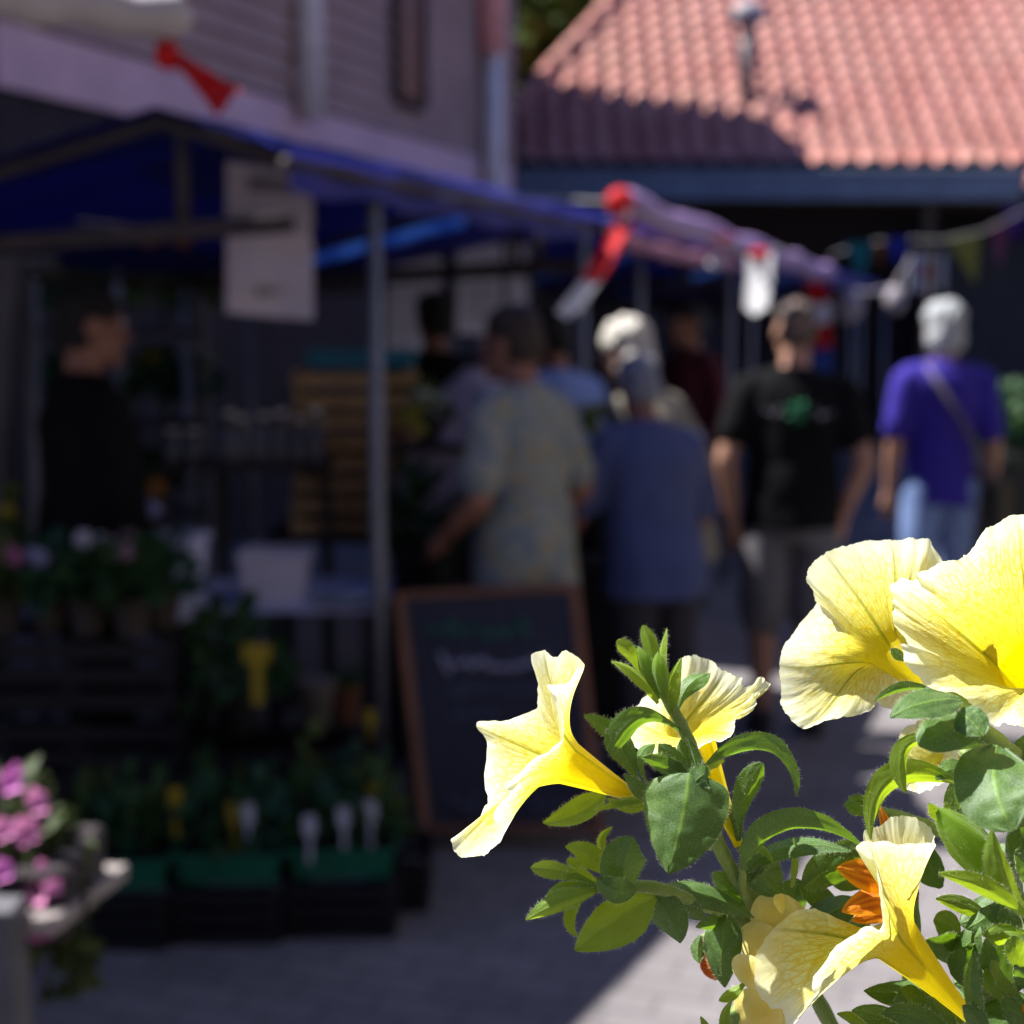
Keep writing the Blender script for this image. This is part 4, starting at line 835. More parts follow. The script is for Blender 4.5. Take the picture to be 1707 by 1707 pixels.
for i, (px, py, s) in enumerate(((62, 1335, 28), (18, 1302, 26), (42, 1385, 30), (4, 1382, 24), (2, 1450, 24), (62, 1490, 26), (88, 1478, 18), (64, 1548, 30), (20, 1588, 20), (70, 1442, 12), (28, 1280, 12))):
    c = W(px, py, 1.95 + .02 * (i % 3)); mb = MB(); r_ = s * .82 / FPX * 2.02; nrm = V((rnd.uniform(-.5, .5), -1, rnd.uniform(-.2, .6))).normalized(); a, b = perp(nrm)
    mb.grid(lambda u, v: c + (a * cos(2 * pi * u) + b * sin(2 * pi * u)) * r_ * (v * .9 + .06) * (1 + .12 * cos(10 * pi * u) * v) + nrm * r_ * (.55 * v * v - .5 + .05 * sin(16 * pi * u) * v), 40, 8)
    build('blossom', mb, PK[i % 3 == 1], pk, smooth=True)
# planter with a hedge at the right, far
hp_ = thing('hedge_planter', 'dark planter box with a low green hedge at the right edge', 'planter', tuple(G(1668, 8.6)))
c = G(1680, 8.6, .42); mb = MB(); mb.box((c.x, c.y, .44), (.66, .5, .88)); build('box', mb, PLB, hp_)
mb = MB(); leaves(mb, (c.x, c.y, .86), (.36, .27, .40), 500, .08, random.Random(8)); build('foliage', mb, HERB, hp_)
ALB[0] = 1.0
# ================================================================= the flowers in the foreground
FD = 0.468                                  # depth of the sharp plants
PXM = FD / FPX                              # metres per photo pixel there
def fp(px, py, d=0.0): return W(px, py, FD + d)

def petal_material(name, tube, mid, rim, vein, main, tr=0.42):
    m, nt, p = newmat(name)
    uv = node(nt, 'ShaderNodeUVMap'); uv.uv_map = 'UVMap'
    sp = node(nt, 'ShaderNodeSeparateXYZ'); nt.links.new(uv.outputs[0], sp.inputs[0])
    s, ph = sp.outputs[0], sp.outputs[1]
    tc = node(nt, 'ShaderNodeTexCoord')
    nz = node(nt, 'ShaderNodeTexNoise'); nz.inputs['Scale'].default_value = 160; nz.inputs['Detail'].default_value = 3
    nt.links.new(tc.outputs['Object'], nz.inputs['Vector'])
    nb = node(nt, 'ShaderNodeTexNoise'); nb.inputs['Scale'].default_value = 55; nb.inputs['Detail'].default_value = 2
    nt.links.new(tc.outputs['Object'], nb.inputs['Vector'])
    s2 = mathn(nt, 'ADD', s, mathn(nt, 'MULTIPLY', mathn(nt, 'SUBTRACT', nb.outputs[0], 0.5), 0.30))
    base = ramp(nt, s2, [(0.12, tube), (0.36, tube), (0.60, mid), (0.80, tuple((a + b) / 2 for a, b in zip(mid, rim))), (0.98, rim)])
    # two nets of veins, long meshes near the throat and rounder ones outside
    def net(fu, fv, w):
        cb = node(nt, 'ShaderNodeCombineXYZ')
        wob = mathn(nt, 'MULTIPLY', mathn(nt, 'SUBTRACT', nz.outputs[0], 0.5), 1.3)
        nt.links.new(mathn(nt, 'ADD', mathn(nt, 'MULTIPLY', s, fu), wob), cb.inputs[0])
        nt.links.new(mathn(nt, 'ADD', mathn(nt, 'MULTIPLY', ph, fv), mathn(nt, 'MULTIPLY', wob, 0.8)), cb.inputs[1])
        vo = node(nt, 'ShaderNodeTexVoronoi'); vo.feature = 'DISTANCE_TO_EDGE'; vo.voronoi_dimensions = '2D'
        vo.inputs['Scale'].default_value = 1.0; nt.links.new(cb.outputs[0], vo.inputs['Vector'])
        mr = node(nt, 'ShaderNodeMapRange'); mr.interpolation_type = 'SMOOTHSTEP'
        mr.inputs[1].default_value = 0.0; mr.inputs[2].default_value = w; mr.inputs[3].default_value = 1; mr.inputs[4].default_value = 0
        nt.links.new(vo.outputs['Distance'], mr.inputs[0]); return mr.outputs[0]
    v1 = net(9, 95, 0.22); v2 = net(22, 120, 0.17)
    fade = ramp(nt, s2, [(0.30, (0.75,) * 3), (0.64, (1.0,) * 3), (0.84, (0.60,) * 3), (1.0, (0.06,) * 3)])
    vf = mathn(nt, 'MULTIPLY', mathn(nt, 'MAXIMUM', v1, mathn(nt, 'MULTIPLY', v2, 0.6)), fade)
    c = mixc(nt, mathn(nt, 'MULTIPLY', vf, 0.85), base, vein)
    at = node(nt, 'ShaderNodeAttribute'); at.attribute_name = 'vein'
    mv = node(nt, 'ShaderNodeMapRange'); mv.interpolation_type = 'SMOOTHSTEP'
    mv.inputs[1].default_value = 0.10; mv.inputs[2].default_value = 0.85; mv.inputs[3].default_value = 1; mv.inputs[4].default_value = 0
    nt.links.new(at.outputs['Fac'], mv.inputs[0])
    mf = mathn(nt, 'MULTIPLY', mv.outputs[0], ramp(nt, s, [(0.2, (0.25,) * 3), (0.5, (0.95,) * 3), (0.9, (0.6,) * 3), (1.0, (0.1,) * 3)]))
    c = mixc(nt, mf, c, main)
    nt.links.new(c, p.inputs['Base Color'])
    p.inputs['Roughness'].default_value = 0.5; p.inputs['Specular IOR Level'].default_value = 0.22
    p.inputs['Sheen Weight'].default_value = 0.15
    h = mathn(nt, 'SUBTRACT', mathn(nt, 'MULTIPLY', nz.outputs[0], 0.6), mathn(nt, 'MULTIPLY', vf, 0.5))
    bn = node(nt, 'ShaderNodeBump'); bn.inputs['Strength'].default_value = 0.28; bn.inputs['Distance'].default_value = 0.0006
    nt.links.new(h, bn.inputs['Height']); nt.links.new(bn.outputs[0], p.inputs['Normal'])
    t = node(nt, 'ShaderNodeBsdfTranslucent'); nt.links.new(c, t.inputs[0]); nt.links.new(bn.outputs[0], t.inputs[1])
    mx = node(nt, 'ShaderNodeMixShader'); mr2 = node(nt, 'ShaderNodeMapRange'); mr2.inputs[1].default_value = .25; mr2.inputs[2].default_value = .55; mr2.inputs[3].default_value = tr * .75; mr2.inputs[4].default_value = tr
    nt.links.new(s, mr2.inputs[0]); nt.links.new(mr2.outputs[0], mx.inputs[0])
    nt.links.new(p.outputs[0], mx.inputs[1]); nt.links.new(t.outputs[0], mx.inputs[2])
    nt.links.new(mx.outputs[0], nt.nodes['Material Output'].inputs[0]); return m
PETAL = petal_material('petunia_petal', (0.94, 0.79, 0.002), (0.93, 0.90, 0.16), (0.95, 0.96, 0.68), (0.82, 0.60, 0.0), (0.36, 0.38, 0.008), 0.58)
NEMES = petal_material('nemesia_petal', (0.88, 0.66, 0.10), (0.90, 0.76, 0.18), (0.92, 0.84, 0.34), (0.86, 0.66, 0.10), (0.70, 0.40, 0.05), 0.35)
ORANG = petal_material('orange_petal', (0.92, 0.34, 0.004), (0.92, 0.36, 0.005), (0.92, 0.38, 0.01), (0.85, 0.26, 0.004), (0.45, 0.08, 0.004), 0.45)

def leaf_material(name, dark, light, speck, trc, spf, tr=0.34):
    m, nt, p = newmat(name)
    tc = node(nt, 'ShaderNodeTexCoord')
    uv = node(nt, 'ShaderNodeUVMap'); uv.uv_map = 'UVMap'
    sp = node(nt, 'ShaderNodeSeparateXYZ'); nt.links.new(uv.outputs[0], sp.inputs[0])
    nz = node(nt, 'ShaderNodeTexNoise'); nz.inputs['Scale'].default_value = 120; nz.inputs['Detail'].default_value = 4
    nt.links.new(tc.outputs['Object'], nz.inputs['Vector'])
    c = ramp(nt, nz.outputs[0], [(0.3, dark), (0.72, light)])
    mid = mathn(nt, 'ABSOLUTE', sp.outputs[1])
    mr = node(nt, 'ShaderNodeMapRange'); mr.interpolation_type = 'SMOOTHSTEP'
    mr.inputs[1].default_value = 0.0; mr.inputs[2].default_value = 0.09; mr.inputs[3].default_value = 0.40; mr.inputs[4].default_value = 0
    nt.links.new(mid, mr.inputs[0])
    # side veins
    sv = node(nt, 'ShaderNodeMath'); sv.operation = 'PINGPONG'; sv.inputs[1].default_value = 0.5
    nt.links.new(mathn(nt, 'SUBTRACT', mathn(nt, 'MULTIPLY', sp.outputs[0], 6.5), mathn(nt, 'MULTIPLY', mid, 2.2)), sv.inputs[0])
    sr = node(nt, 'ShaderNodeMapRange'); sr.inputs[1].default_value = 0; sr.inputs[2].default_value = 0.07; sr.inputs[3].default_value = 0.10; sr.inputs[4].default_value = 0
    nt.links.new(sv.outputs[0], sr.inputs[0])
    vein = mathn(nt, 'MAXIMUM', mr.outputs[0], sr.outputs[0])
    c = mixc(nt, vein, c, trc)
    n2 = node(nt, 'ShaderNodeTexNoise'); n2.inputs['Scale'].default_value = 3000; n2.inputs['Detail'].default_value = 2
    nt.links.new(tc.outputs['Object'], n2.inputs['Vector'])
    n3 = node(nt, 'ShaderNodeTexNoise'); n3.inputs['Scale'].default_value = 60
    nt.links.new(tc.outputs['Object'], n3.inputs['Vector'])
    sf = ramp(nt, n2.outputs[0], [(0.44, (0,) * 3), (0.66, (1,) * 3)])
    sf = mathn(nt, 'MULTIPLY', sf, mathn(nt, 'MULTIPLY', mathn(nt, 'ADD', n3.outputs[0], 0.45), spf))
    cs = mixc(nt, sf, c, speck)
    nt.links.new(cs, p.inputs['Base Color'])
    p.inputs['Roughness'].default_value = 0.48; p.inputs['Specular IOR Level'].default_value = 0.4
    p.inputs['Sheen Weight'].default_value = 0.16; p.inputs['Sheen Roughness'].default_value = 0.4
    p.inputs['Sheen Tint'].default_value = (0.85, 0.95, 0.8, 1)
    h = mathn(nt, 'SUBTRACT', mathn(nt, 'ADD', mathn(nt, 'MULTIPLY', nz.outputs[0], 0.3), mathn(nt, 'MULTIPLY', n2.outputs[0], 0.25)), mathn(nt, 'MULTIPLY', vein, 0.45))
    bn = node(nt, 'ShaderNodeBump'); bn.inputs['Strength'].default_value = 0.7; bn.inputs['Distance'].default_value = 0.0006
    nt.links.new(h, bn.inputs['Height']); nt.links.new(bn.outputs[0], p.inputs['Normal'])
    t = node(nt, 'ShaderNodeBsdfTranslucent'); nt.links.new(mixc(nt, vein, trc, light), t.inputs[0])
    mx = node(nt, 'ShaderNodeMixShader'); mx.inputs[0].default_value = tr
    nt.links.new(p.outputs[0], mx.inputs[1]); nt.links.new(t.outputs[0], mx.inputs[2])
    nt.links.new(mx.outputs[0], nt.nodes['Material Output'].inputs[0]); return m
LEAF = leaf_material('petunia_leaf', (0.024, 0.070, 0.008), (0.060, 0.140, 0.014), (0.30, 0.36, 0.22), (0.24, 0.44, 0.010), 0.42, 0.31)
YOUNG = leaf_material('young_leaf', (0.10, 0.19, 0.010), (0.17, 0.28, 0.026), (0.40, 0.48, 0.24), (0.42, 0.58, 0.012), 0.25, 0.5)
STEM = leaf_material('hairy_stem', (0.11, 0.19, 0.025), (0.19, 0.28, 0.045), (0.40, 0.45, 0.30), (0.28, 0.40, 0.05), 0.4, 0.22)
HAIR = M('plant_hair', (0.80, 0.84, 0.62), 0.5, 0.1, 20, trans=0.5)
STAM = M('stamen_green', (0.35, 0.42, 0.10), 0.6, 0.2, 300)
POLL = M('pollen_ochre', (0.62, 0.36, 0.05), 0.8, 0.3, 600, bump=0.4)

def hair(mb, p, d, L, w=0.00005, mi=1):
    d = d.normalized(); a = d.cross((p - CAMP)).normalized() * w
    k = d + V((0, 0, -0.25)) * random.random()
    o = len(mb.v); mb.v += [p - a, p + a, p + d * L * .55 + a * .6, p + d * L * .55 - a * .6, p + (d * .55 + k.normalized() * .45) * L]
    mb.f += [(o, o + 1, o + 2, o + 3), (o + 3, o + 2, o + 4)]; mb.m += [mi, mi]

def cr(pts, x):                             # closed Catmull-Rom
    n = len(pts); i = int(math.floor(x)); t = x - i
    a, b, c, d = (pts[(i + k) % n] for k in (-1, 0, 1, 2))
    return 0.5 * (2 * b + (c - a) * t + (2 * a - 5 * b + 4 * c - d) * t * t + (3 * b - a - 3 * c + d) * t ** 3)

def corolla(base, throat, r0, rt, rim, veins, parent, flare=0.35, curl=0.15, ruf=0.0009, seed=1, bend=(0, 0, 0), flip=False, shift=0.0, mat=None, lenk=0.42, hairs=160, funnel=1.5):
    """a funnel corolla: a tube from base to throat, then a limb out to a rim of real points"""
    rnd = random.Random(seed)
    B, T = fp(*base), fp(*throat); rimp = [fp(*r) for r in rim]; n = len(rimp)
    ax = (T - B).normalized(); C = B.lerp(T, 0.5) + V(bend)
    e1 = rimp[0] - T; e1 = (e1 - ax * e1.dot(ax)).normalized(); e2 = ax.cross(e1)
    # turn direction of the rim about the axis
    turn = 0
    for i in range(n):
        p, q = rimp[i] - T, rimp[(i + 1) % n] - T
        turn += math.atan2((p.cross(q)).dot(ax), p.dot(q) - p.dot(ax) * q.dot(ax))
    sg = -1 if (turn < 0) != flip else 1
    NU, N1, N2 = 260, 16, 36
    cen = sum(rimp, V((0, 0, 0))) / n
    rows = [[] for _ in range(N1 + N2 + 1)]
    mb = MB()
    for u in range(NU):
        v = u / NU; an = sg * (v + shift) * 2 * pi
        rad = e1 * cos(an) + e2 * sin(an)
        x = v * n; rp = cr(rimp, x)
        out = (rp - cen).normalized()
        rp = rp + out * (MN.noise(V((x * 1.9, seed * 3.1, 0))) * 0.0007 + MN.noise(V((x * 5.3, seed, 4))) * 0.0005 + MN.noise(V((x * 12.3, seed, 9))) * 0.0002)
        tp = T + rad * rt; L = (rp - tp).length
        c1 = tp + (ax + rad * flare).normalized() * L * lenk
        c2 = rp + ax * curl * L - (rp - tp) * 0.28
        dv = min(min(abs(v - k / n), 1 - abs(v - k / n)) for k in veins)
        for j in range(N1 + N2 + 1):
            if j < N1:
                t = j / N1; c = B * (1 - t) ** 2 + C * 2 * t * (1 - t) + T * t * t
                r = r0 + (rt - r0) * t ** funnel
                p = c + rad * r; s = 0.38 * t
            else:
                t = (j - N1) / N2
                p = tp * (1 - t) ** 3 + c1 * 3 * t * (1 - t) ** 2 + c2 * 3 * t * t * (1 - t) + rp * t ** 3
                s = 0.38 + 0.62 * t
            rows[j].append((p, s, v, dv, t if j >= N1 else 0))
    for j, row in enumerate(rows):
        ring = sum((row[k][0] - row[k - 1][0]).length for k in range(NU))
        for u in range(NU):
            p, s, v, dv, t = row[u]
            tg = (row[(u + 2) % NU][0] - row[u - 2][0])
            up = rows[min(j + 1, N1 + N2)][u][0] - rows[max(j - 1, 0)][u][0]
            nrm = tg.cross(up)
            nrm = nrm.normalized() if nrm.length > 1e-12 else ax
            x = v * n
            d = ruf * t * t * (sin(x * 2.1 + seed) * 0.6 + MN.noise(V((x * 1.3, t * 2, seed))) * 1.5 + 0.5 * MN.noise(V((x * 4.1, t * 5, seed + 5))))
            d += 0.00035 * t * (1.2 - t) * MN.noise(V((x * 3.0, t * 6, seed + 9)))
            vd = dv * ring * 1000.0
            d += sg * 0.0008 * math.exp(-(vd / 0.9) ** 2) * min(1, s * 1.5) * (1.05 - t)
            mb.v.append(p + nrm * d); mb.uv[len(mb.v) - 1] = (s, v); mb.at.setdefault('vein', []).append(vd)
    for j in range(N1 + N2):
        for u in range(NU):
            mb.f.append((j * NU + u, j * NU + (u + 1) % NU, (j + 1) * NU + (u + 1) % NU, (j + 1) * NU + u)); mb.m.append(0)
    for _ in range(hairs):                  # fine hairs along the outside of the tube
        j = rnd.randrange(2, N1 + 12); u = rnd.randrange(NU); p = rows[j][u][0]
        c = sum((q[0] for q in rows[j][::20]), V((0, 0, 0))) / 13
        d = (p - c).normalized() + ax * 0.4
        hair(mb, p, d, rnd.uniform(0.0006, 0.0011), 0.000018)
    return build('corolla', mb, [mat or PETAL, HAIR], parent, smooth=True)

SHAPE = {
 'spat': [(0, .16), (.1, .19), (.25, .38), (.45, .78), (.62, .97), (.75, 1), (.87, .82), (.95, .5), (.985, .25), (1, .02)],
 'ovate': [(0, .14), (.05, .3), (.13, .62), (.25, .9), (.4, 1), (.58, .92), (.75, .7), (.88, .42), (.96, .2), (1, .02)],
 'heart': [(0, .16), (.02, .5), (.06, .8), (.14, .97), (.28, 1), (.45, .95), (.62, .82), (.78, .6), (.9, .36), (.97, .17), (1, .02)],
 'lance': [(0, .3), (.15, .6), (.35, .95), (.5, 1), (.7, .8), (.85, .5), (.95, .24), (1, .02)],
 'round': [(0, .2), (.06, .5), (.16, .8), (.32, .98), (.5, 1), (.68, .92), (.82, .72), (.92, .46), (.98, .2), (1, .02)]}
def smooth_tab(tab, t):
    k = interp(tab, t); a = interp(tab, max(0, t - .02)); b = interp(tab, min(1, t + .02)); return (k * 2 + a + b) / 4
def leaf(base, tip, w, parent, bend=(0, 0, 0), roll=0, twist=0, fold=18, cup=0.0, shape='spat', mat=None, serr=0, hairs=True, seed=None, name='leaf', label=None, gap=1.0, dens=4.0, wav=1.0, face=None):
    """one thin leaf: bent mid-rib, V-fold, wavy edge and the soft hairs along the edges"""
    seed = seed if seed is not None else int(base[0] * 7 + tip[1] * 13) % 9973
    rnd = random.Random(seed)
    A, Z = fp(*base), fp(*tip); Cc = fp((base[0] + tip[0]) / 2 + bend[0] * 2 * gap, (base[1] + tip[1]) / 2 + bend[1] * 2 * gap, (base[2] + tip[2]) / 2 + bend[2])
    hw = w * PXM / 2; NT, NW = 26, 8
    mb = MB(); sides = []
    for j in range(NT + 1):
        t = j / NT; c = A * (1 - t) ** 2 + Cc * 2 * t * (1 - t) + Z * t * t
        tg = (A * (2 * t - 2) + Cc * (2 - 4 * t) + Z * 2 * t).normalized()
        S = tg.cross((c - CAMP).normalized()).normalized(); N = S.cross(tg).normalized()
        if face: fd = RT * face[0] + UP * face[1] - FW * face[2]; S = tg.cross(-fd).normalized(); N = S.cross(tg).normalized()
        r = R(roll + twist * t); S, N = S * cos(r) + N * sin(r), N * cos(r) - S * sin(r)
        ww = hw * smooth_tab(SHAPE[shape], t)
        if serr: ww *= 1 + 0.16 * abs(((t * serr) % 1) - 0.5) * 2
        for i in range(-NW, NW + 1):
            x = i / NW; wob = wav * hw * 0.10 * abs(x) * MN.noise(V((t * 5, x * 2, seed * .37))) + wav * hw * 0.05 * MN.noise(V((t * 9, x * 4, seed * .71)))
            off = abs(x) * ww * math.tan(R(fold)) * 0.9 + cup * ww * x * x + wob
            mb.v.append(c + S * x * ww + N * off); mb.uv[len(mb.v) - 1] = (t, x)
        sides.append((c, S, N, ww, t, off))
    k = 2 * NW + 1
    for j in range(NT):
        for i in range(2 * NW):
            a = j * k + i; mb.f.append((a, a + 1, a + k + 1, a + k)); mb.m.append(0)
    if hairs:
        L = (A - Z).length + 2 * bend[1] * PXM * .3
        nh = int(min(520, max(20, L * 1000 * 2 * dens)))
        for _ in range(nh):
            j = rnd.randrange(0, NT); f = rnd.random(); sgn = rnd.choice((-1, 1)); i = 0 if sgn < 0 else 2 * NW
            p = mb.v[j * k + i].lerp(mb.v[(j + 1) * k + i], f); c, S, N, ww, t, off = sides[j]
            d = S * sgn + N * rnd.uniform(-.9, .9) + V((rnd.uniform(-.4, .4), rnd.uniform(-.4, .4), rnd.uniform(-.4, .4)))
            hair(mb, p, d, rnd.uniform(0.0003, 0.0016), 0.000017)
        for _ in range(nh // 2):
            j = rnd.randrange(1, NT); i = rnd.randrange(0, 2 * NW + 1); p = mb.v[j * k + i]; c, S, N, ww, t, off = sides[j]
            hair(mb, p, N * rnd.choice((-1, 1)) + S * rnd.uniform(-.5, .5), rnd.uniform(0.0004, 0.0009), 0.000020)
    o = build(name, mb, [mat or LEAF, HAIR], parent, smooth=True)
    if label: o['label'] = label
    return o
def stem(pts, r0, r1, parent, name='stem', mat=None, hairs=1.4, seed=3):
    rnd = random.Random(seed); P = [fp(*p) for p in pts]; n = len(P); q = []
    for i in range((n - 1) * 8 + 1):
        x = i / 8; k = min(int(x), n - 2); t = x - k
        a, b, c, d = P[max(k - 1, 0)], P[k], P[k + 1], P[min(k + 2, n - 1)]
        q.append(0.5 * (2 * b + (c - a) * t + (2 * a - 5 * b + 4 * c - d) * t * t + (3 * b - a - 3 * c + d) * t ** 3))
    rr = [lerp(r0, r1, i / (len(q) - 1)) * PXM * (1 + .06 * sin(i * 1.7)) for i in range(len(q))]
    mb = MB().tube(q, rr, 12)
    L = sum((q[i + 1] - q[i]).length for i in range(len(q) - 1))
    for _ in range(int(L * 1000 * 5 * hairs)):
        i = rnd.randrange(len(q) - 1); p = q[i].lerp(q[i + 1], rnd.random()); t = (q[i + 1] - q[i]).normalized(); a, b = perp(t)
        an = rnd.uniform(0, 2 * pi); d = a * cos(an) + b * sin(an)
        hair(mb, p + d * rr[i], d + t * rnd.uniform(-.3, .3), rnd.uniform(0.0006, 0.0015), 0.000018)
    return build(name, mb, [mat or STEM, HAIR], parent, smooth=True)
def pod(base, tip, w, parent, name='bud', mat=None, prof=None, bend=(0, 0, 0), hairs=90, seed=2, ribs=5):
    """a closed bud: ribbed spindle from base to tip"""
    rnd = random.Random(seed); A, Z = fp(*base), fp(*tip); Cc = A.lerp(Z, .5) + V(bend)
    prof = prof or [(0, .25), (.15, .5), (.4, .85), (.62, 1), (.8, .8), (.92, .45), (1, .05)]
    mb = MB(); NT, NR = 22, 30
    for j in range(NT + 1):
        t = j / NT; c = A * (1 - t) ** 2 + Cc * 2 * t * (1 - t) + Z * t * t
        tg = (A * (2 * t - 2) + Cc * (2 - 4 * t) + Z * 2 * t).normalized(); a, b = perp(tg)
        for i in range(NR):
            an = 2 * pi * i / NR + t * 0.9; r = w * PXM / 2 * smooth_tab(prof, t) * (1 + .13 * cos(ribs * an))
            mb.v.append(c + (a * cos(an) + b * sin(an)) * r); mb.uv[len(mb.v) - 1] = (.45 + .5 * t, ((i * 5 / NR) % 1 - .5) * 2)
            if rnd.random() < hairs / (NT * NR): hair_d = (a * cos(an) + b * sin(an)); mb.at.setdefault('_h', []).append((mb.v[-1].copy(), hair_d + tg * .4))
    for j in range(NT):
        for i in range(NR): mb.f.append((j * NR + i, j * NR + (i + 1) % NR, (j + 1) * NR + (i + 1) % NR, (j + 1) * NR + i)); mb.m.append(0)
    for p, d in mb.at.pop('_h', []): hair(mb, p, d, rnd.uniform(0.0006, 0.0015), 0.000018)
    return build(name, mb, [mat or YOUNG, HAIR], parent, smooth=True)
def part_empty(name, parent, label=None):
    o = bpy.data.objects.new(name, None); COL.objects.link(o); o.parent = parent; ORG[o.name] = ORG[parent.name]
    o.empty_display_size = 0.02
    if label: o['label'] = label
    return o

pet = thing('petunia_plant', 'pale yellow petunia with open trumpet flowers, buds and hairy green leaves in the sharp foreground', 'plant', (0.20, 0.52, 1.33))

# --- flower facing left, seen from the side (the leftmost)
f = corolla((1070, 1334, 0), (948, 1272, 0.002), 1.7e-3, 6.6e-3,
  [(974, 1108, -.002), (947, 1085, .004), (925, 1094, .008), (905, 1086, .011), (886, 1094, .014), (893, 1130, .016), (896, 1168, .018), (893, 1183, .021), (850, 1198, .024), (812, 1202, .025), (794, 1211, .024), (812, 1240, .022),
   (807, 1290, .018), (814, 1338, .011), (802, 1352, .006), (780, 1395, .001), (754, 1402, -.001), (768, 1428, -.003), (800, 1426, -.006), (824, 1416, -.009), (838, 1388, -.013), (823, 1360, -.016), (848, 1325, -.019), (846, 1306, -.020), (885, 1270, -.021), (932, 1244, -.020), (938, 1215, -.019),
   (929, 1165, -.016), (913, 1142, -.014), (941, 1140, -.011), (958, 1120, -.006)],
  [3, 10, 16.5, 20, 28], pet, flare=.55, curl=.05, ruf=.0007, seed=3, funnel=1.25)
f.name = 'flower'; f['label'] = 'leftmost open yellow flower, seen from the side'
# --- upper flower seen from behind
f = corolla((1562, 1166, .010), (1476, 1084, .020), 1.8e-3, 6.4e-3,
  [(1575, 955, .030), (1551, 903, .028), (1530, 900, .029), (1513, 897, .031), (1483, 902, .034), (1440, 903, .036), (1410, 908, .034), (1374, 922, .030), (1352, 944, .026), (1344, 968, .024), (1358, 993, .029), (1362, 1003, .033), (1330, 1045, .030), (1307, 1078, .026), (1299, 1110, .022), (1302, 1150, .020), (1303, 1180, .018), (1318, 1198, .015), (1340, 1212, .013), (1375, 1202, .013), (1415, 1194, .015), (1455, 1184, .018), (1458, 1168, .021),
   (1478, 1182, .019), (1530, 1172, .018), (1580, 1140, .024), (1596, 1080, .032), (1590, 1010, .034)],
  [4, 7, 14, 18, 25], pet, flare=.8, curl=-.12, ruf=.0008, seed=8, lenk=.3, funnel=1.3)
f.name = 'flower'; f['label'] = 'pale yellow flower turned away, above and left of the front facing one'
# --- big flower facing the camera
f = corolla((1765, 1215, .056), (1706, 1108, .022), 2.0e-3, 10.0e-3,
  [(1488, 978, .003), (1500, 965, .001), (1522, 962, -.001), (1535, 955, .002), (1560, 940, .003), (1585, 934, .004), (1604, 930, .007), (1612, 922, .006), (1640, 888, .000), (1665, 870, -.003), (1697, 857, -.006), (1745, 866, -.004), (1775, 905, .002), (1800, 925, .002), (1850, 940, -.004), (1885, 1000, -.006), (1870, 1080, -.004), (1850, 1120, -.003), (1855, 1170, -.008), (1810, 1215, -.012),
   (1760, 1205, -.012), (1730, 1210, -.014), (1695, 1213, -.016), (1670, 1205, -.014), (1655, 1205, -.010), (1622, 1180, -.011), (1600, 1160, -.012), (1572, 1145, -.011), (1556, 1156, -.012), (1535, 1132, -.009), (1512, 1105, -.008), (1501, 1074, -.010), (1520, 1078, -.003), (1497, 1050, .004), (1488, 1020, .006), (1487, 998, .005)],
  [0.5, 10, 16, 24, 28], pet, flare=.28, curl=.02, ruf=.0008, seed=5, lenk=.46, funnel=.9)
f.name = 'flower'; f['label'] = 'largest open flower, facing forward at the right edge with a golden throat'
st = MB()
for k, (dx, dy) in enumerate(((-16, 2), (-6, -4), (8, 3), (14, -3), (0, 6))):
    a = fp(1726 + dx * .3, 1146 + dy * .3, .038); b = fp(1708 + dx * .7, 1114 + dy, .026)
    st.tube([a, a.lerp(b, .6), b], [.00035, .00030, .00028], 8, mi=0)
    st.ell(b, (.0008, .0007, .0008), 10, mi=1)
st.ell(fp(1710, 1110, .026), (.0012, .0012, .0008), 12, mi=0)
build('stamen', st, [STAM, POLL], f, smooth=True)
# --- lower flower seen from the side
f = corolla((1614, 1694, .002), (1492, 1566, .004), 2.1e-3, 8.2e-3,
  [(1561, 1408, -.003), (1553, 1385, 0.0015), (1530, 1364, 0.0035), (1500, 1360, 0.0050), (1484, 1363, 0.0060), (1470, 1375, 0.0075), (1455, 1380, 0.0085), (1440, 1386, 0.0080), (1442, 1410, 0.0090), (1462, 1470, 0.0110), (1472, 1530, 0.0120), (1440, 1548, 0.0125), (1412, 1555, 0.0125), (1384, 1545, 0.0120), (1376, 1525, 0.0120), (1352, 1515, 0.0120), (1325, 1520, 0.0115), (1290, 1548, 0.0105), (1272, 1570, 0.0095), (1258, 1603, 0.0080),
   (1262, 1650, 0.0055), (1282, 1678, 0.0030), (1304, 1684, 0.0010), (1312, 1712, -.002), (1325, 1708, -.006), (1330, 1695, -.009), (1356, 1664, -.016), (1355, 1645, -.018), (1362, 1615, -.020), (1400, 1575, -.021), (1440, 1548, -.021), (1466, 1547, -.020), (1467, 1500, -.019), (1461, 1440, -.017), (1450, 1416, -.016), (1427, 1416, -.014), (1437, 1405, -.014), (1470, 1402, -.015), (1510, 1408, -.013), (1545, 1406, -.008)],
  [5, 10.5, 17, 25.5, 32.5], pet, flare=.5, curl=.05, ruf=.0006, seed=11, funnel=1.2, lenk=.24)
f.name = 'flower'; f['label'] = 'lower open yellow flower, its tube running down to the right'
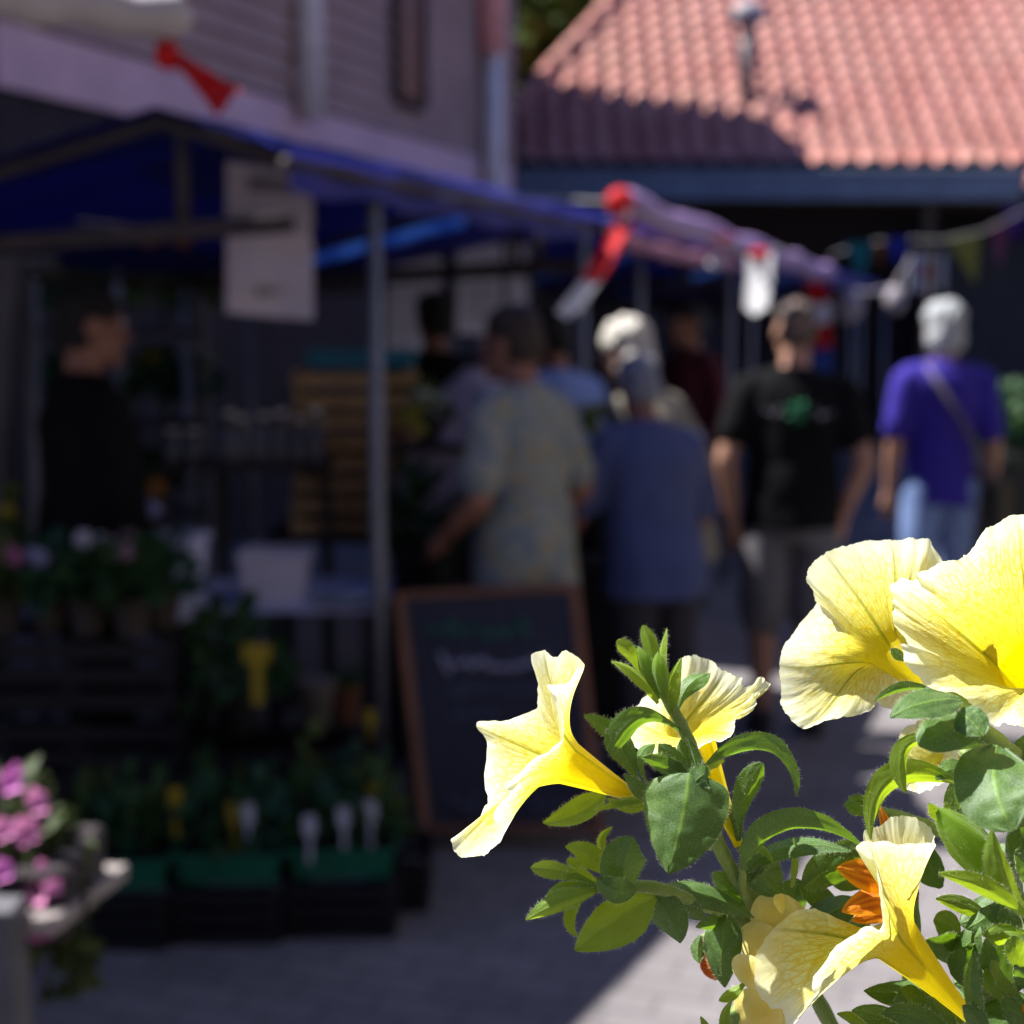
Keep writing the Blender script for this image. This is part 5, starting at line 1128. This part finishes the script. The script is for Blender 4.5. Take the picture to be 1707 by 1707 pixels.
# --- flower behind the bud tip, seen from the back
f = corolla((1232, 1410, .012), (1160, 1232, .018), 1.6e-3, 6.2e-3,
  [(1182, 1236, .006), (1205, 1236, .009), (1222, 1222, .012), (1223, 1205, .015), (1232, 1196, .018), (1254, 1184, .020), (1260, 1170, .021), (1254, 1160, .021), (1262, 1154, .022), (1281, 1146, .022), (1280, 1138, .022), (1268, 1128, .022), (1254, 1140, .023), (1242, 1146, .024), (1236, 1140, .024), (1238, 1130, .024), (1230, 1127, .025), (1205, 1118, .027), (1185, 1102, .028), (1160, 1092, .029), (1139, 1097, .030), (1130, 1115, .031), (1118, 1140, .032), (1090, 1150, .032), (1066, 1170, .030), (1048, 1195, .027),
   (1030, 1215, .022), (1045, 1236, .014), (1085, 1258, .006), (1120, 1268, .002), (1150, 1255, .003)],
  [2, 9, 17, 25, 29], pet, flare=.7, curl=-.1, ruf=.0007, seed=14, lenk=.35, funnel=1.3, hairs=100)
f.name = 'flower'; f['label'] = 'yellow flower half hidden behind the bud shoot'
# --- a half opened flower low behind the grey green leaves
f = corolla((1620, 1275, .025), (1560, 1262, .022), 1.6e-3, 5.2e-3,
  [(1560, 1180, .02), (1525, 1205, .018), (1505, 1215, .018), (1497, 1250, .016), (1496, 1290, .014), (1520, 1320, .010), (1560, 1310, .008), (1590, 1290, .010), (1600, 1230, .016)],
  [1, 3, 5, 7], pet, flare=.6, curl=.1, ruf=.0006, seed=21, hairs=60)
f.name = 'flower'; f['label'] = 'small half hidden yellow flower behind the grey green leaves'

# --- stems
for pts, a, b in (
  ([(1088, 1122, 0), (1118, 1175, 0), (1150, 1240, .002), (1172, 1310, .004), (1195, 1400, .010), (1238, 1480, .022), (1300, 1560, .040), (1370, 1680, .042), (1420, 1780, .044)], 10, 15),
  ([(1070, 1334, 0), (1110, 1345, .004), (1160, 1370, .006), (1190, 1410, .008)], 10, 13),
  ([(975, 1478, -.002), (1030, 1478, 0), (1090, 1480, .003), (1150, 1500, .010), (1215, 1525, .024), (1300, 1580, .042)], 10, 14),
  ([(1232, 1410, .012), (1262, 1450, .020), (1290, 1520, .038)], 6, 9),
  ([(1752, 1185, .045), (1740, 1260, .04), (1700, 1360, .03), (1690, 1470, .028), (1720, 1640, .03), (1740, 1760, .03)], 12, 18),
  ([(1614, 1694, .002), (1650, 1740, .006), (1690, 1790, .01)], 18, 20),
  ([(1560, 1162, -.004), (1625, 1205, 0), (1690, 1260, .01)], 12, 16),
  ([(1720, 1510, 0), (1740, 1600, .01), (1745, 1700, .02)], 22, 26),
  ([(1240, 1445, .010), (1240, 1490, .020), (1275, 1550, .038), (1340, 1640, .04)], 7, 9),
  ([(1455, 1350, .02), (1540, 1375, .02), (1640, 1420, .025)], 10, 14),
  ([(1605, 1262, .004), (1650, 1235, .006), (1700, 1290, .02)], 12, 14),
  ([(1690, 1640, .012), (1630, 1665, .012), (1580, 1720, .02)], 12, 16)):
    stem(pts, a, b, pet, seed=int(pts[0][0]))

# --- bud shoot at the top of the main stem
leaf((1092, 1150, 0), (1071, 1042, -.002), 26, pet, bend=(8, 0, -.004), fold=25, shape='spat', mat=YOUNG)
leaf((1072, 1135, -.001), (1028, 1068, -.004), 27, pet, bend=(3, -8, -.003), fold=15, roll=20, shape='spat', mat=YOUNG)
leaf((1098, 1172, -.003), (1018, 1102, -.006), 23, pet, bend=(4, -12, -.004), fold=30, roll=-35, shape='lance', mat=YOUNG)
leaf((1104, 1150, -.001), (1112, 1046, .002), 21, pet, bend=(-8, 6, -.002), fold=30, roll=40, shape='lance', mat=YOUNG)
pod((1098, 1165, -.002), (1064, 1078, -.004), 24, pet, mat=YOUNG, seed=4)
pod((1108, 1168, -.004), (1096, 1088, -.007), 26, pet, mat=YOUNG, seed=5)
leaf((1118, 1190, -.002), (1136, 1096, .000), 30, pet, bend=(-10, 0, -.004), fold=38, roll=30, shape='ovate', mat=YOUNG)
leaf((1128, 1195, .003), (1184, 1122, .008), 36, pet, bend=(-10, -14, 0), fold=25, roll=-30, twist=90, shape='spat')
leaf((1140, 1222, 0), (1018, 1258, -.008), 46, pet, bend=(-14, -42, -.006), fold=22, roll=38, twist=-20, shape='spat')
leaf((1062, 1302, .002), (1012, 1214, .000), 46, pet, bend=(6, 4, -.004), fold=16, roll=15, shape='spat')
leaf((1050, 1250, .004), (973, 1192, .002), 33, pet, bend=(4, -4, -.003), fold=20, roll=10, shape='ovate')
leaf((1078, 1305, .000), (1092, 1240, .003), 30, pet, bend=(-20, -10, -.004), fold=34, roll=40, shape='spat')
for a, b, w, ro in (((1150, 1302, -.004), (1072, 1262, -.010), 30, 20), ((1148, 1300, -.004), (1098, 1240, -.008), 34, -10), ((1146, 1290, 0), (1135, 1232, -.002), 24, 30)):
    leaf(a, b, w, pet, bend=(-3, -6, -.003), fold=24, roll=ro, shape='ovate', serr=7, seed=int(a[0]))
leaf((1162, 1298, -.006), (1144, 1228, -.006), 20, pet, bend=(4, 0, 0), fold=30, roll=40, shape='lance')
# --- big heart shaped leaf, made of two overlapping halves of a folded blade
leaf((1148, 1288, -.012), (1113, 1456, -.016), 138, pet, bend=(6, -2, -.004), fold=10, roll=-4, cup=.15, shape='heart', label='broad dark heart shaped leaf below the bud shoot')
leaf((1152, 1312, -.0125), (1184, 1290, -.010), 40, pet, bend=(2, -8, -.004), fold=10, roll=6, shape='round')
# --- arching leaf to the right and its neighbours
leaf((1176, 1278, 0), (1327, 1328, -.006), 52, pet, bend=(28, -52, -.010), fold=34, roll=-52, twist=-12, shape='ovate')
leaf((1182, 1282, .004), (1208, 1270, .008), 18, pet, bend=(0, -6, 0), fold=20, shape='lance', mat=YOUNG)
leaf((1236, 1392, .008), (1272, 1272, .004), 44, pet, bend=(-14, 0, -.003), fold=22, roll=-22, shape='spat')
leaf((1232, 1402, .010), (1195, 1322, .012), 26, pet, bend=(4, 0, 0), fold=34, shape='lance')
leaf((1238, 1448, .008), (1438, 1412, -.004), 66, pet, bend=(-20, -52, -.010), fold=30, roll=-50, twist=-10, shape='ovate')
leaf((1240, 1452, .010), (1420, 1420, .006), 46, pet, bend=(-10, -26, .004), fold=16, roll=42, shape='lance')
leaf((1300, 1490, .016), (1262, 1398, .014), 66, pet, bend=(-14, 4, 0), fold=12, roll=12, shape='round')
leaf((1340, 1480, .014), (1448, 1424, .012), 70, pet, bend=(6, -14, 0), fold=12, roll=-25, shape='round')
leaf((1318, 1480, .012), (1322, 1396, .010), 24, pet, bend=(0, 0, 0), fold=30, roll=60, shape='lance', mat=YOUNG)
leaf((1250, 1420, .012), (1290, 1440, .006), 18, pet, bend=(0, -16, 0), fold=20, roll=40, shape='lance', mat=YOUNG)
leaf((1250, 1470, .016), (1285, 1418, .012), 12, pet, bend=(4, 0, 0), fold=20, shape='lance')
# --- left bud cluster
pod((1000, 1478, -.004), (905, 1508, -.008), 44, pet, mat=YOUNG, seed=6, bend=(0, 0, .001))
leaf((990, 1472, -.006), (884, 1446, -.006), 30, pet, bend=(2, -6, -.006), fold=24, roll=-10, shape='spat', mat=YOUNG, name='sepal')
leaf((992, 1486, -.010), (876, 1534, -.012), 34, pet, bend=(-4, -4, -.006), fold=30, roll=15, shape='lance', mat=YOUNG, name='sepal')
leaf((994, 1470, -.002), (934, 1466, -.010), 16, pet, bend=(0, -12, -.003), fold=24, roll=30, shape='lance', mat=YOUNG, name='sepal')
leaf((985, 1468, .002), (944, 1434, .003), 22, pet, bend=(-4, -8, 0), fold=20, shape='lance', mat=YOUNG, name='sepal')
leaf((982, 1485, 0), (964, 1562, -.006), 22, pet, bend=(-22, 4, 0), fold=24, roll=20, shape='lance', mat=YOUNG, name='sepal')
leaf((1012, 1458, -.002), (942, 1412, -.003), 38, pet, bend=(4, -10, -.004), fold=22, roll=-10, twist=30, shape='ovate', mat=YOUNG)
leaf((1018, 1440, -.002), (1022, 1378, .000), 18, pet, bend=(-20, -6, 0), fold=30, roll=30, shape='lance', mat=YOUNG)
leaf((1040, 1492, -.006), (1058, 1396, -.010), 74, pet, bend=(-8, -4, -.008), fold=24, roll=-12, shape='round')
leaf((1060, 1480, -.008), (996, 1462, -.014), 46, pet, bend=(0, 16, -.006), fold=18, roll=30, shape='round')
leaf((1092, 1494, -.002), (958, 1584, -.010), 84, pet, bend=(-2, -4, -.006), fold=24, roll=-18, shape='ovate', mat=YOUNG, label='bright leaf lit through, lowest on the left side')
leaf((1086, 1490, .003), (1134, 1572, .006), 64, pet, bend=(6, 2, -.002), fold=22, roll=-20, shape='ovate')
leaf((1100, 1482, .006), (1258, 1530, .014), 46, pet, bend=(-4, -16, 0), fold=26, roll=26, shape='lance')
leaf((1096, 1478, .004), (1180, 1535, .010), 40, pet, bend=(2, 6, 0), fold=26, roll=-26, shape='lance')
leaf((1214, 1518, .018), (1208, 1646, .020), 68, pet, bend=(-8, 0, -.004), fold=16, roll=-10, shape='ovate')
# --- right side: pale downy leaves in the sun
leaf((1662, 1242, -.024), (1690, 1384, -.046), 122, pet, bend=(-16, 0, -.008), fold=8, roll=0, cup=-.12, shape='round', label='broad downy grey green leaf in full sun near the right edge')
leaf((1604, 1166, -.026), (1484, 1196, -.036), 62, pet, bend=(-2, -10, -.004), fold=8, shape='ovate', face=(-.25, .65, .7))
leaf((1596, 1188, -.028), (1640, 1226, -.034), 56, pet, bend=(0, -6, 0), fold=8, shape='round', face=(-.2, .6, .75))
leaf((1630, 1200, -.024), (1532, 1244, -.034), 70, pet, bend=(-4, -4, -.004), fold=8, shape='round', face=(-.25, .6, .75))
leaf((1640, 1240, -.020), (1545, 1250, -.026), 26, pet, bend=(0, -8, 0), fold=12, shape='ovate')
leaf((1628, 1248, -.004), (1510, 1322, -.010), 32, pet, bend=(-52, -46, -.002), fold=28, roll=28, shape='spat', mat=YOUNG)
leaf((1600, 1306, .000), (1452, 1400, -.004), 50, pet, bend=(-42, -52, .004), fold=24, roll=32, shape='ovate', mat=YOUNG)
leaf((1612, 1294, .002), (1560, 1300, .000), 36, pet, bend=(0, -14, 0), fold=20, shape='ovate')
leaf((1600, 1390, .010), (1588, 1300, .006), 38, pet, bend=(-2, 0, 0), fold=18, shape='lance')
leaf((1550, 1150, -.016), (1457, 1170, -.014), 20, pet, bend=(-2, -12, -.002), fold=30, roll=36, shape='lance')
leaf((1506, 1102, .004), (1484, 1082, .004), 18, pet, bend=(0, -2, 0), fold=20, shape='ovate')
leaf((1620, 1210, -.002), (1560, 1158, -.002), 40, pet, bend=(8, -6, 0), fold=20, shape='ovate', mat=YOUNG)
leaf((1690, 1250, -.006), (1672, 1390, -.014), 30, pet, bend=(8, 8, -.006), fold=40, roll=66, shape='lance')
leaf((1700, 1230, .012), (1730, 1330, .010), 70, pet, bend=(10, 0, 0), fold=16, roll=10, shape='round')
leaf((1660, 1235, .010), (1600, 1235, .016), 30, pet, bend=(0, -8, 0), fold=16, shape='ovate', mat=YOUNG)
# --- the fat closed bud with its sepals
pod((1712, 1524, -.012), (1556, 1346, -.018), 64, pet, mat=YOUNG, seed=9, prof=[(0, .22), (.12, .42), (.3, .72), (.5, .95), (.66, 1), (.8, .78), (.9, .5), (1, .06)], bend=(.0015, 0, .001), hairs=700).name = 'bud'
leaf((1568, 1372, -.018), (1548, 1338, -.020), 18, pet, fold=20, shape='lance', mat=YOUNG, name='sepal')
leaf((1590, 1368, -.016), (1576, 1336, -.016), 14, pet, fold=20, shape='lance', mat=YOUNG, name='sepal')
leaf((1712, 1522, -.022), (1654, 1382, -.024), 44, pet, bend=(-14, 6, -.004), fold=26, roll=-20, shape='lance', mat=YOUNG, name='sepal')
leaf((1708, 1526, -.024), (1564, 1456, -.026), 34, pet, bend=(2, -12, -.004), fold=26, roll=24, shape='lance', mat=YOUNG, name='sepal')
leaf((1656, 1388, -.022), (1650, 1340, -.022), 16, pet, bend=(6, 0, 0), fold=28, shape='lance', mat=YOUNG, name='sepal')
pod((1462, 1352, .016), (1408, 1340, .016), 34, pet, mat=YOUNG, seed=12)
leaf((1460, 1338, .014), (1414, 1330, .014), 14, pet, bend=(0, -3, 0), fold=24, shape='lance', mat=YOUNG, name='sepal')
# --- sepals round the flower bases
leaf((1082, 1342, -.003), (1012, 1330, -.006), 22, pet, bend=(0, 10, -.002), fold=24, roll=18, shape='lance', mat=YOUNG, name='sepal')
leaf((1078, 1336, -.004), (992, 1352, -.006), 16, pet, bend=(6, -8, -.002), fold=24, roll=-20, shape='lance', mat=YOUNG, name='sepal')
leaf((1080, 1334, -.004), (1040, 1290, -.006), 26, pet, bend=(6, 4, -.002), fold=24, roll=-10, shape='lance', name='sepal')
leaf((1010, 1322, .006), (905, 1372, .010), 46, pet, bend=(4, 10, 0), fold=30, roll=20, shape='ovate', mat=YOUNG)
leaf((1635, 1716, -.006), (1624, 1586, -.010), 34, pet, bend=(-12, 6, -.004), fold=30, roll=30, shape='lance', name='sepal')
leaf((1650, 1740, -.008), (1604, 1676, -.010), 34, pet, bend=(0, -8, -.004), fold=24, roll=10, shape='lance', name='sepal')
leaf((1648, 1728, .004), (1560, 1672, .006), 26, pet, bend=(0, -6, 0), fold=24, shape='lance', mat=YOUNG, name='sepal')
for a, b, w, bd, ro, sh in (((1262, 1520, .034), (1190, 1452, .012), 48, (-4, -4, 0), 20, 'ovate'), ((1270, 1530, .034), (1180, 1500, .010), 44, (-4, -10, 0), -24, 'ovate'), ((1285, 1540, .036), (1248, 1455, .024), 60, (-8, 0, 0), 8, 'ovate'), ((1300, 1545, .036), (1330, 1465, .026), 56, (4, -4, 0), -8, 'round'), ((1250, 1540, .034), (1160, 1545, .008), 36, (0, -6, 0), 30, 'lance')):
    leaf(a, b, w, pet, bend=bd, roll=ro, shape=sh)
# --- lower right tangle
for a, b, w, bd, ro, sh, mt in (
  ((1600, 1610, .016), (1560, 1562, .010), 60, (-6, -8, 0), 10, 'round', LEAF), ((1588, 1602, .012), (1636, 1556, .006), 52, (4, -8, 0), -8, 'round', LEAF),
  ((1640, 1640, .012), (1602, 1580, .006), 70, (-6, -6, -.003), 6, 'round', LEAF), ((1690, 1640, .006), (1640, 1570, .000), 60, (-4, -10, 0), -14, 'round', LEAF),
  ((1600, 1560, .018), (1556, 1534, .014), 50, (0, -6, 0), 16, 'ovate', YOUNG), ((1650, 1530, .014), (1560, 1498, .006), 30, (0, -6, 0), 30, 'lance', YOUNG),
  ((1665, 1505, .012), (1610, 1548, .008), 34, (0, 6, 0), 20, 'lance', LEAF), ((1670, 1590, .008), (1652, 1510, .012), 60, (10, 0, 0), 0, 'ovate', LEAF),
  ((1720, 1600, .002), (1640, 1560, -.004), 46, (0, -16, -.003), 30, 'ovate', YOUNG), ((1735, 1580, .000), (1676, 1555, -.004), 38, (0, -10, 0), -30, 'ovate', YOUNG),
  ((1725, 1640, -.002), (1690, 1560, -.008), 34, (-8, 0, -.003), 20, 'spat', YOUNG), ((1700, 1660, .004), (1655, 1600, -.002), 28, (-8, 0, 0), -20, 'lance', YOUNG),
  ((1740, 1660, .000), (1690, 1608, -.006), 50, (0, -10, -.003), 14, 'round', LEAF), ((1690, 1700, .006), (1640, 1620, .002), 40, (4, -8, 0), 30, 'spat', YOUNG),
  ((1740, 1720, .002), (1668, 1682, -.004), 70, (0, -10, -.003), 0, 'round', LEAF), ((1730, 1690, .012), (1640, 1690, .008), 60, (0, -16, 0), 12, 'ovate', LEAF),
  ((1560, 1730, .006), (1500, 1650, .004), 70, (-6, -8, 0), 10, 'round', LEAF), ((1520, 1720, .002), (1420, 1684, .000), 54, (0, -8, 0), -14, 'ovate', LEAF),
  ((1600, 1740, -.002), (1470, 1690, -.006), 46, (-4, -18, -.004), 34, 'ovate', LEAF), ((1480, 1740, .008), (1395, 1690, .008), 26, (0, -10, 0), 24, 'lance', YOUNG),
  ((1560, 1650, .014), (1440, 1652, .012), 50, (0, 4, 0), -20, 'ovate', LEAF), ((1590, 1740, .004), (1540, 1665, .000), 54, (0, -4, -.003), -4, 'round', LEAF),
  ((1440, 1480, .020), (1380, 1420, .020), 70, (0, 0, 0), 10, 'ovate', LEAF), ((1330, 1560, .018), (1440, 1500, .018), 64, (0, -10, 0), -10, 'ovate', LEAF),
  ((1330, 1570, .020), (1450, 1540, .022), 60, (0, -6, 0), 16, 'round', LEAF), ((1340, 1600, .022), (1400, 1500, .024), 80, (0, -4, 0), 0, 'ovate', LEAF),
  ((1400, 1530, .024), (1330, 1470, .024), 44, (0, -6, 0), 20, 'ovate', LEAF), ((1570, 1480, .024), (1530, 1400, .024), 60, (0, 0, 0), 0, 'ovate', LEAF),
  ((1620, 1440, .022), (1580, 1395, .018), 40, (0, 0, 0), -20, 'round', LEAF), ((1640, 1400, .020), (1610, 1345, .016), 36, (6, 0, 0), 20, 'spat', YOUNG),
  ((1690, 1440, .016), (1700, 1380, .012), 50, (6, 0, 0), 12, 'round', LEAF), ((1740, 1480, .012), (1690, 1420, .008), 50, (0, -6, 0), -20, 'ovate', LEAF),
  ((1690, 1470, .022), (1640, 1410, .022), 40, (0, -6, 0), 10, 'ovate', LEAF), ((1240, 1640, .014), (1198, 1668, .012), 22, (-2, 4, 0), 10, 'lance', YOUNG),
  ((1710, 1420, .03), (1620, 1470, .03), 80, (0, 0, 0), 10, 'round', LEAF), ((1720, 1500, .03), (1600, 1540, .032), 80, (0, 0, 0), 0, 'round', LEAF),
  ((1720, 1600, .03), (1590, 1640, .032), 90, (0, 0, 0), 8, 'round', LEAF), ((1700, 1680, .03), (1540, 1690, .032), 90, (0, 0, 0), -8, 'round', LEAF),
  ((1240, 1760, .006), (1222, 1665, .004), 22, (-22, -4, 0), 30, 'lance', YOUNG), ((1200, 1760, .004), (1168, 1694, .004), 20, (0, 0, 0), 10, 'lance', YOUNG)):
    rq = random.Random(int(a[0] + b[1])); leaf(a, b, w, pet, bend=bd, roll=ro * .5, shape=sh, mat=mt, face=(rq.uniform(-.6, .1), rq.uniform(.3, .9), .7))

# --- small pale yellow nemesia beside the lower flower
nem = thing('nemesia_flower', 'small butter yellow flower of rounded lobes left of the lower petunia trumpet', 'flower', tuple(fp(1290, 1800, .01)))
def lobe(c, r, nrm, parent, el=1.0, cupd=.35, seed=1, axis=0):
    """a rounded cupped petal about c, its face turned along nrm (camera-frame right, up, towards)"""
    nn = (RT * nrm[0] + UP * nrm[1] - FW * nrm[2]).normalized(); cpt = fp(*c)
    a = (RT * cos(R(axis)) + UP * sin(R(axis))); a = (a - nn * a.dot(nn)).normalized(); b = nn.cross(a)
    mb = MB(); NR_, NA = 12, 40
    for j in range(NR_ + 1):
        t = j / NR_
        for i in range(NA):
            an = 2 * pi * i / NA; rr = r * PXM * t * (1 + .05 * MN.noise(V((cos(an) * 2, sin(an) * 2, seed))))
            z = -cupd * r * PXM * t * t + .06 * r * PXM * t * MN.noise(V((cos(an) * t * 3, sin(an) * t * 3, seed + 3)))
            mb.v.append(cpt + a * cos(an) * rr * el + b * sin(an) * rr + nn * z); mb.uv[len(mb.v) - 1] = (.45 + .5 * t, i / NA)
            mb.at.setdefault('vein', []).append(9.0)
    for j in range(NR_):
        for i in range(NA): mb.f.append((j * NA + i, j * NA + (i + 1) % NA, (j + 1) * NA + (i + 1) % NA, (j + 1) * NA + i)); mb.m.append(0)
    return build('petal', mb, NEMES, parent, smooth=True)
for (c, r, nm, el, cu, ax) in (
  ((1290, 1528, 0.0140), 44, (-.35, .35, .85), .95, .16, 60), ((1262, 1572, 0.0120), 42, (-.6, .2, .75), .85, .22, 70), ((1246, 1624, 0.0110), 36, (-.6, -.25, .75), .9, .25, 80),
  ((1280, 1640, 0.0135), 44, (-.2, -.3, .9), .85, .2, 70), ((1320, 1512, 0.0160), 42, (.6, .3, .7), .45, .12, 58), ((1262, 1692, 0.0130), 46, (-.3, -.15, .9), .9, .2, 20), ((1300, 1690, 0.0150), 40, (.2, -.2, .9), 1.0, .3, 20), ((1310, 1580, 0.0170), 50, (0, .1, .95), 1.0, .3, 20)):
    lobe(c, r, nm, nem, el, cu, int(c[0]), ax)
stem([(1300, 1620, .028), (1268, 1655, .024), (1226, 1690, .018), (1214, 1760, .018)], 10, 12, nem, seed=88)
# --- orange daisy behind
dai = thing('orange_daisy', 'bright orange daisy petals showing behind the lower yellow trumpet', 'flower', tuple(fp(1500, 1800, .03)))
def ray_petal(base, tip, w, bend=(0, 0, 0), roll=0):
    o = leaf(base, tip, w, dai, bend=bend, roll=roll, fold=14, shape='ovate', mat=ORANG, hairs=False, name='petal')
    me = o.data; at = me.attributes.new('vein', 'FLOAT', 'POINT'); k = 17
    at.data.foreach_set('value', [min(abs(abs((i % k) - 8) / 8 - .45), abs((i % k) - 8) / 8 * 1.4) * 2.0 + .1 for i in range(len(me.vertices))])
    return o
ray_petal((1500, 1480, .008), (1395, 1447, .006), 58, (0, -4, -.002), 10)
ray_petal((1500, 1495, .010), (1403, 1520, .006), 50, (0, -6, -.002), -14)
ray_petal((1500, 1500, .012), (1420, 1535, .012), 40, (0, 2, 0), 0)
ray_petal((1495, 1420, .014), (1468, 1345, .012), 26, (-3, 0, 0), 30)
ray_petal((1530, 1440, .016), (1540, 1370, .022), 36, (3, 0, 0), 0)
db = MB(); c0 = fp(1500, 1486, .018)
db.ell(c0, (.0062, .005, .0062), 18); build('flower_disc', db, M('daisy_disc', (.35, .14, .02), .8, .3, 400, bump=.6), dai, smooth=True)
stem([(1515, 1485, .02), (1520, 1600, .028), (1510, 1800, .03)], 16, 18, dai, seed=41)
# small orange bud and blossom at the edges
ob = thing('orange_bud', 'small closed orange bud hanging under the dark leaf', 'bud', tuple(fp(1190, 1600, .012)))
pod((1176, 1566, .034), (1194, 1634, .032), 42, ob, name='petals', mat=ORANG, seed=31, hairs=0)
leaf((1168, 1560, .032), (1166, 1606, .029), 26, ob, bend=(-4, 0, 0), fold=26, shape='lance', name='sepal')
stem([(1176, 1566, .034), (1200, 1545, .036), (1262, 1560, .042)], 9, 10, ob, seed=43)
oc = thing('orange_blossom', 'small orange blossom cut by the right edge of the frame at the bottom', 'flower', tuple(fp(1730, 1720, 0)))
for k in range(5):
    a = k * 72 + 20; o = leaf((1728, 1700, .002), (1728 + 34 * cos(R(a)), 1700 + 34 * sin(R(a)), -.003), 26, oc, fold=10, shape='round', mat=ORANG, hairs=False, name='petal')
    at = o.data.attributes.new('vein', 'FLOAT', 'POINT'); at.data.foreach_set('value', [9.0] * len(o.data.vertices))
stem([(1728, 1700, .003), (1735, 1760, .008), (1735, 1800, .012)], 8, 9, oc, seed=45)

# --- the planter they grow in, below the frame, on its post
pl = thing('flower_planter', 'grey zinc planter on a wooden post holding the yellow petunias', 'planter', (0.22, 0.54, 0))
zn = M('zinc', (.30, .31, .32), .5, .2, 14, metal=.6)
mb = MB(); mb.lathe((0.22, 0.54, 1.10), [(.07, 0), (.078, .02), (.10, .135), (.107, .14), (.107, .148), (.098, .148), (.09, .11)], 40, cap=False)
mb.lathe((0.22, 0.54, 1.102), [(.001, 0), (.07, 0)], 40, cap=False)
build('pot', mb, zn, pl, smooth=False)
mb = MB(); mb.grid(lambda u, v: V((0.22 + .093 * v * cos(2 * pi * u), 0.54 + .093 * v * sin(2 * pi * u), 1.225 + .006 * MN.noise(V((u * 9, v * 9, 1))))), 36, 10)
build('soil', mb, M('soil', (.03, .02, .014), .95, .4, 60, bump=.6), pl)
mb = MB(); mb.box((0.22, 0.54, .54), (.09, .09, 1.08)); mb.box((0.22, 0.54, 1.09), (.2, .2, .02))
build('post', mb, M('post_wood', (.20, .15, .11), .8, .25, 12, bump=.3), pl)
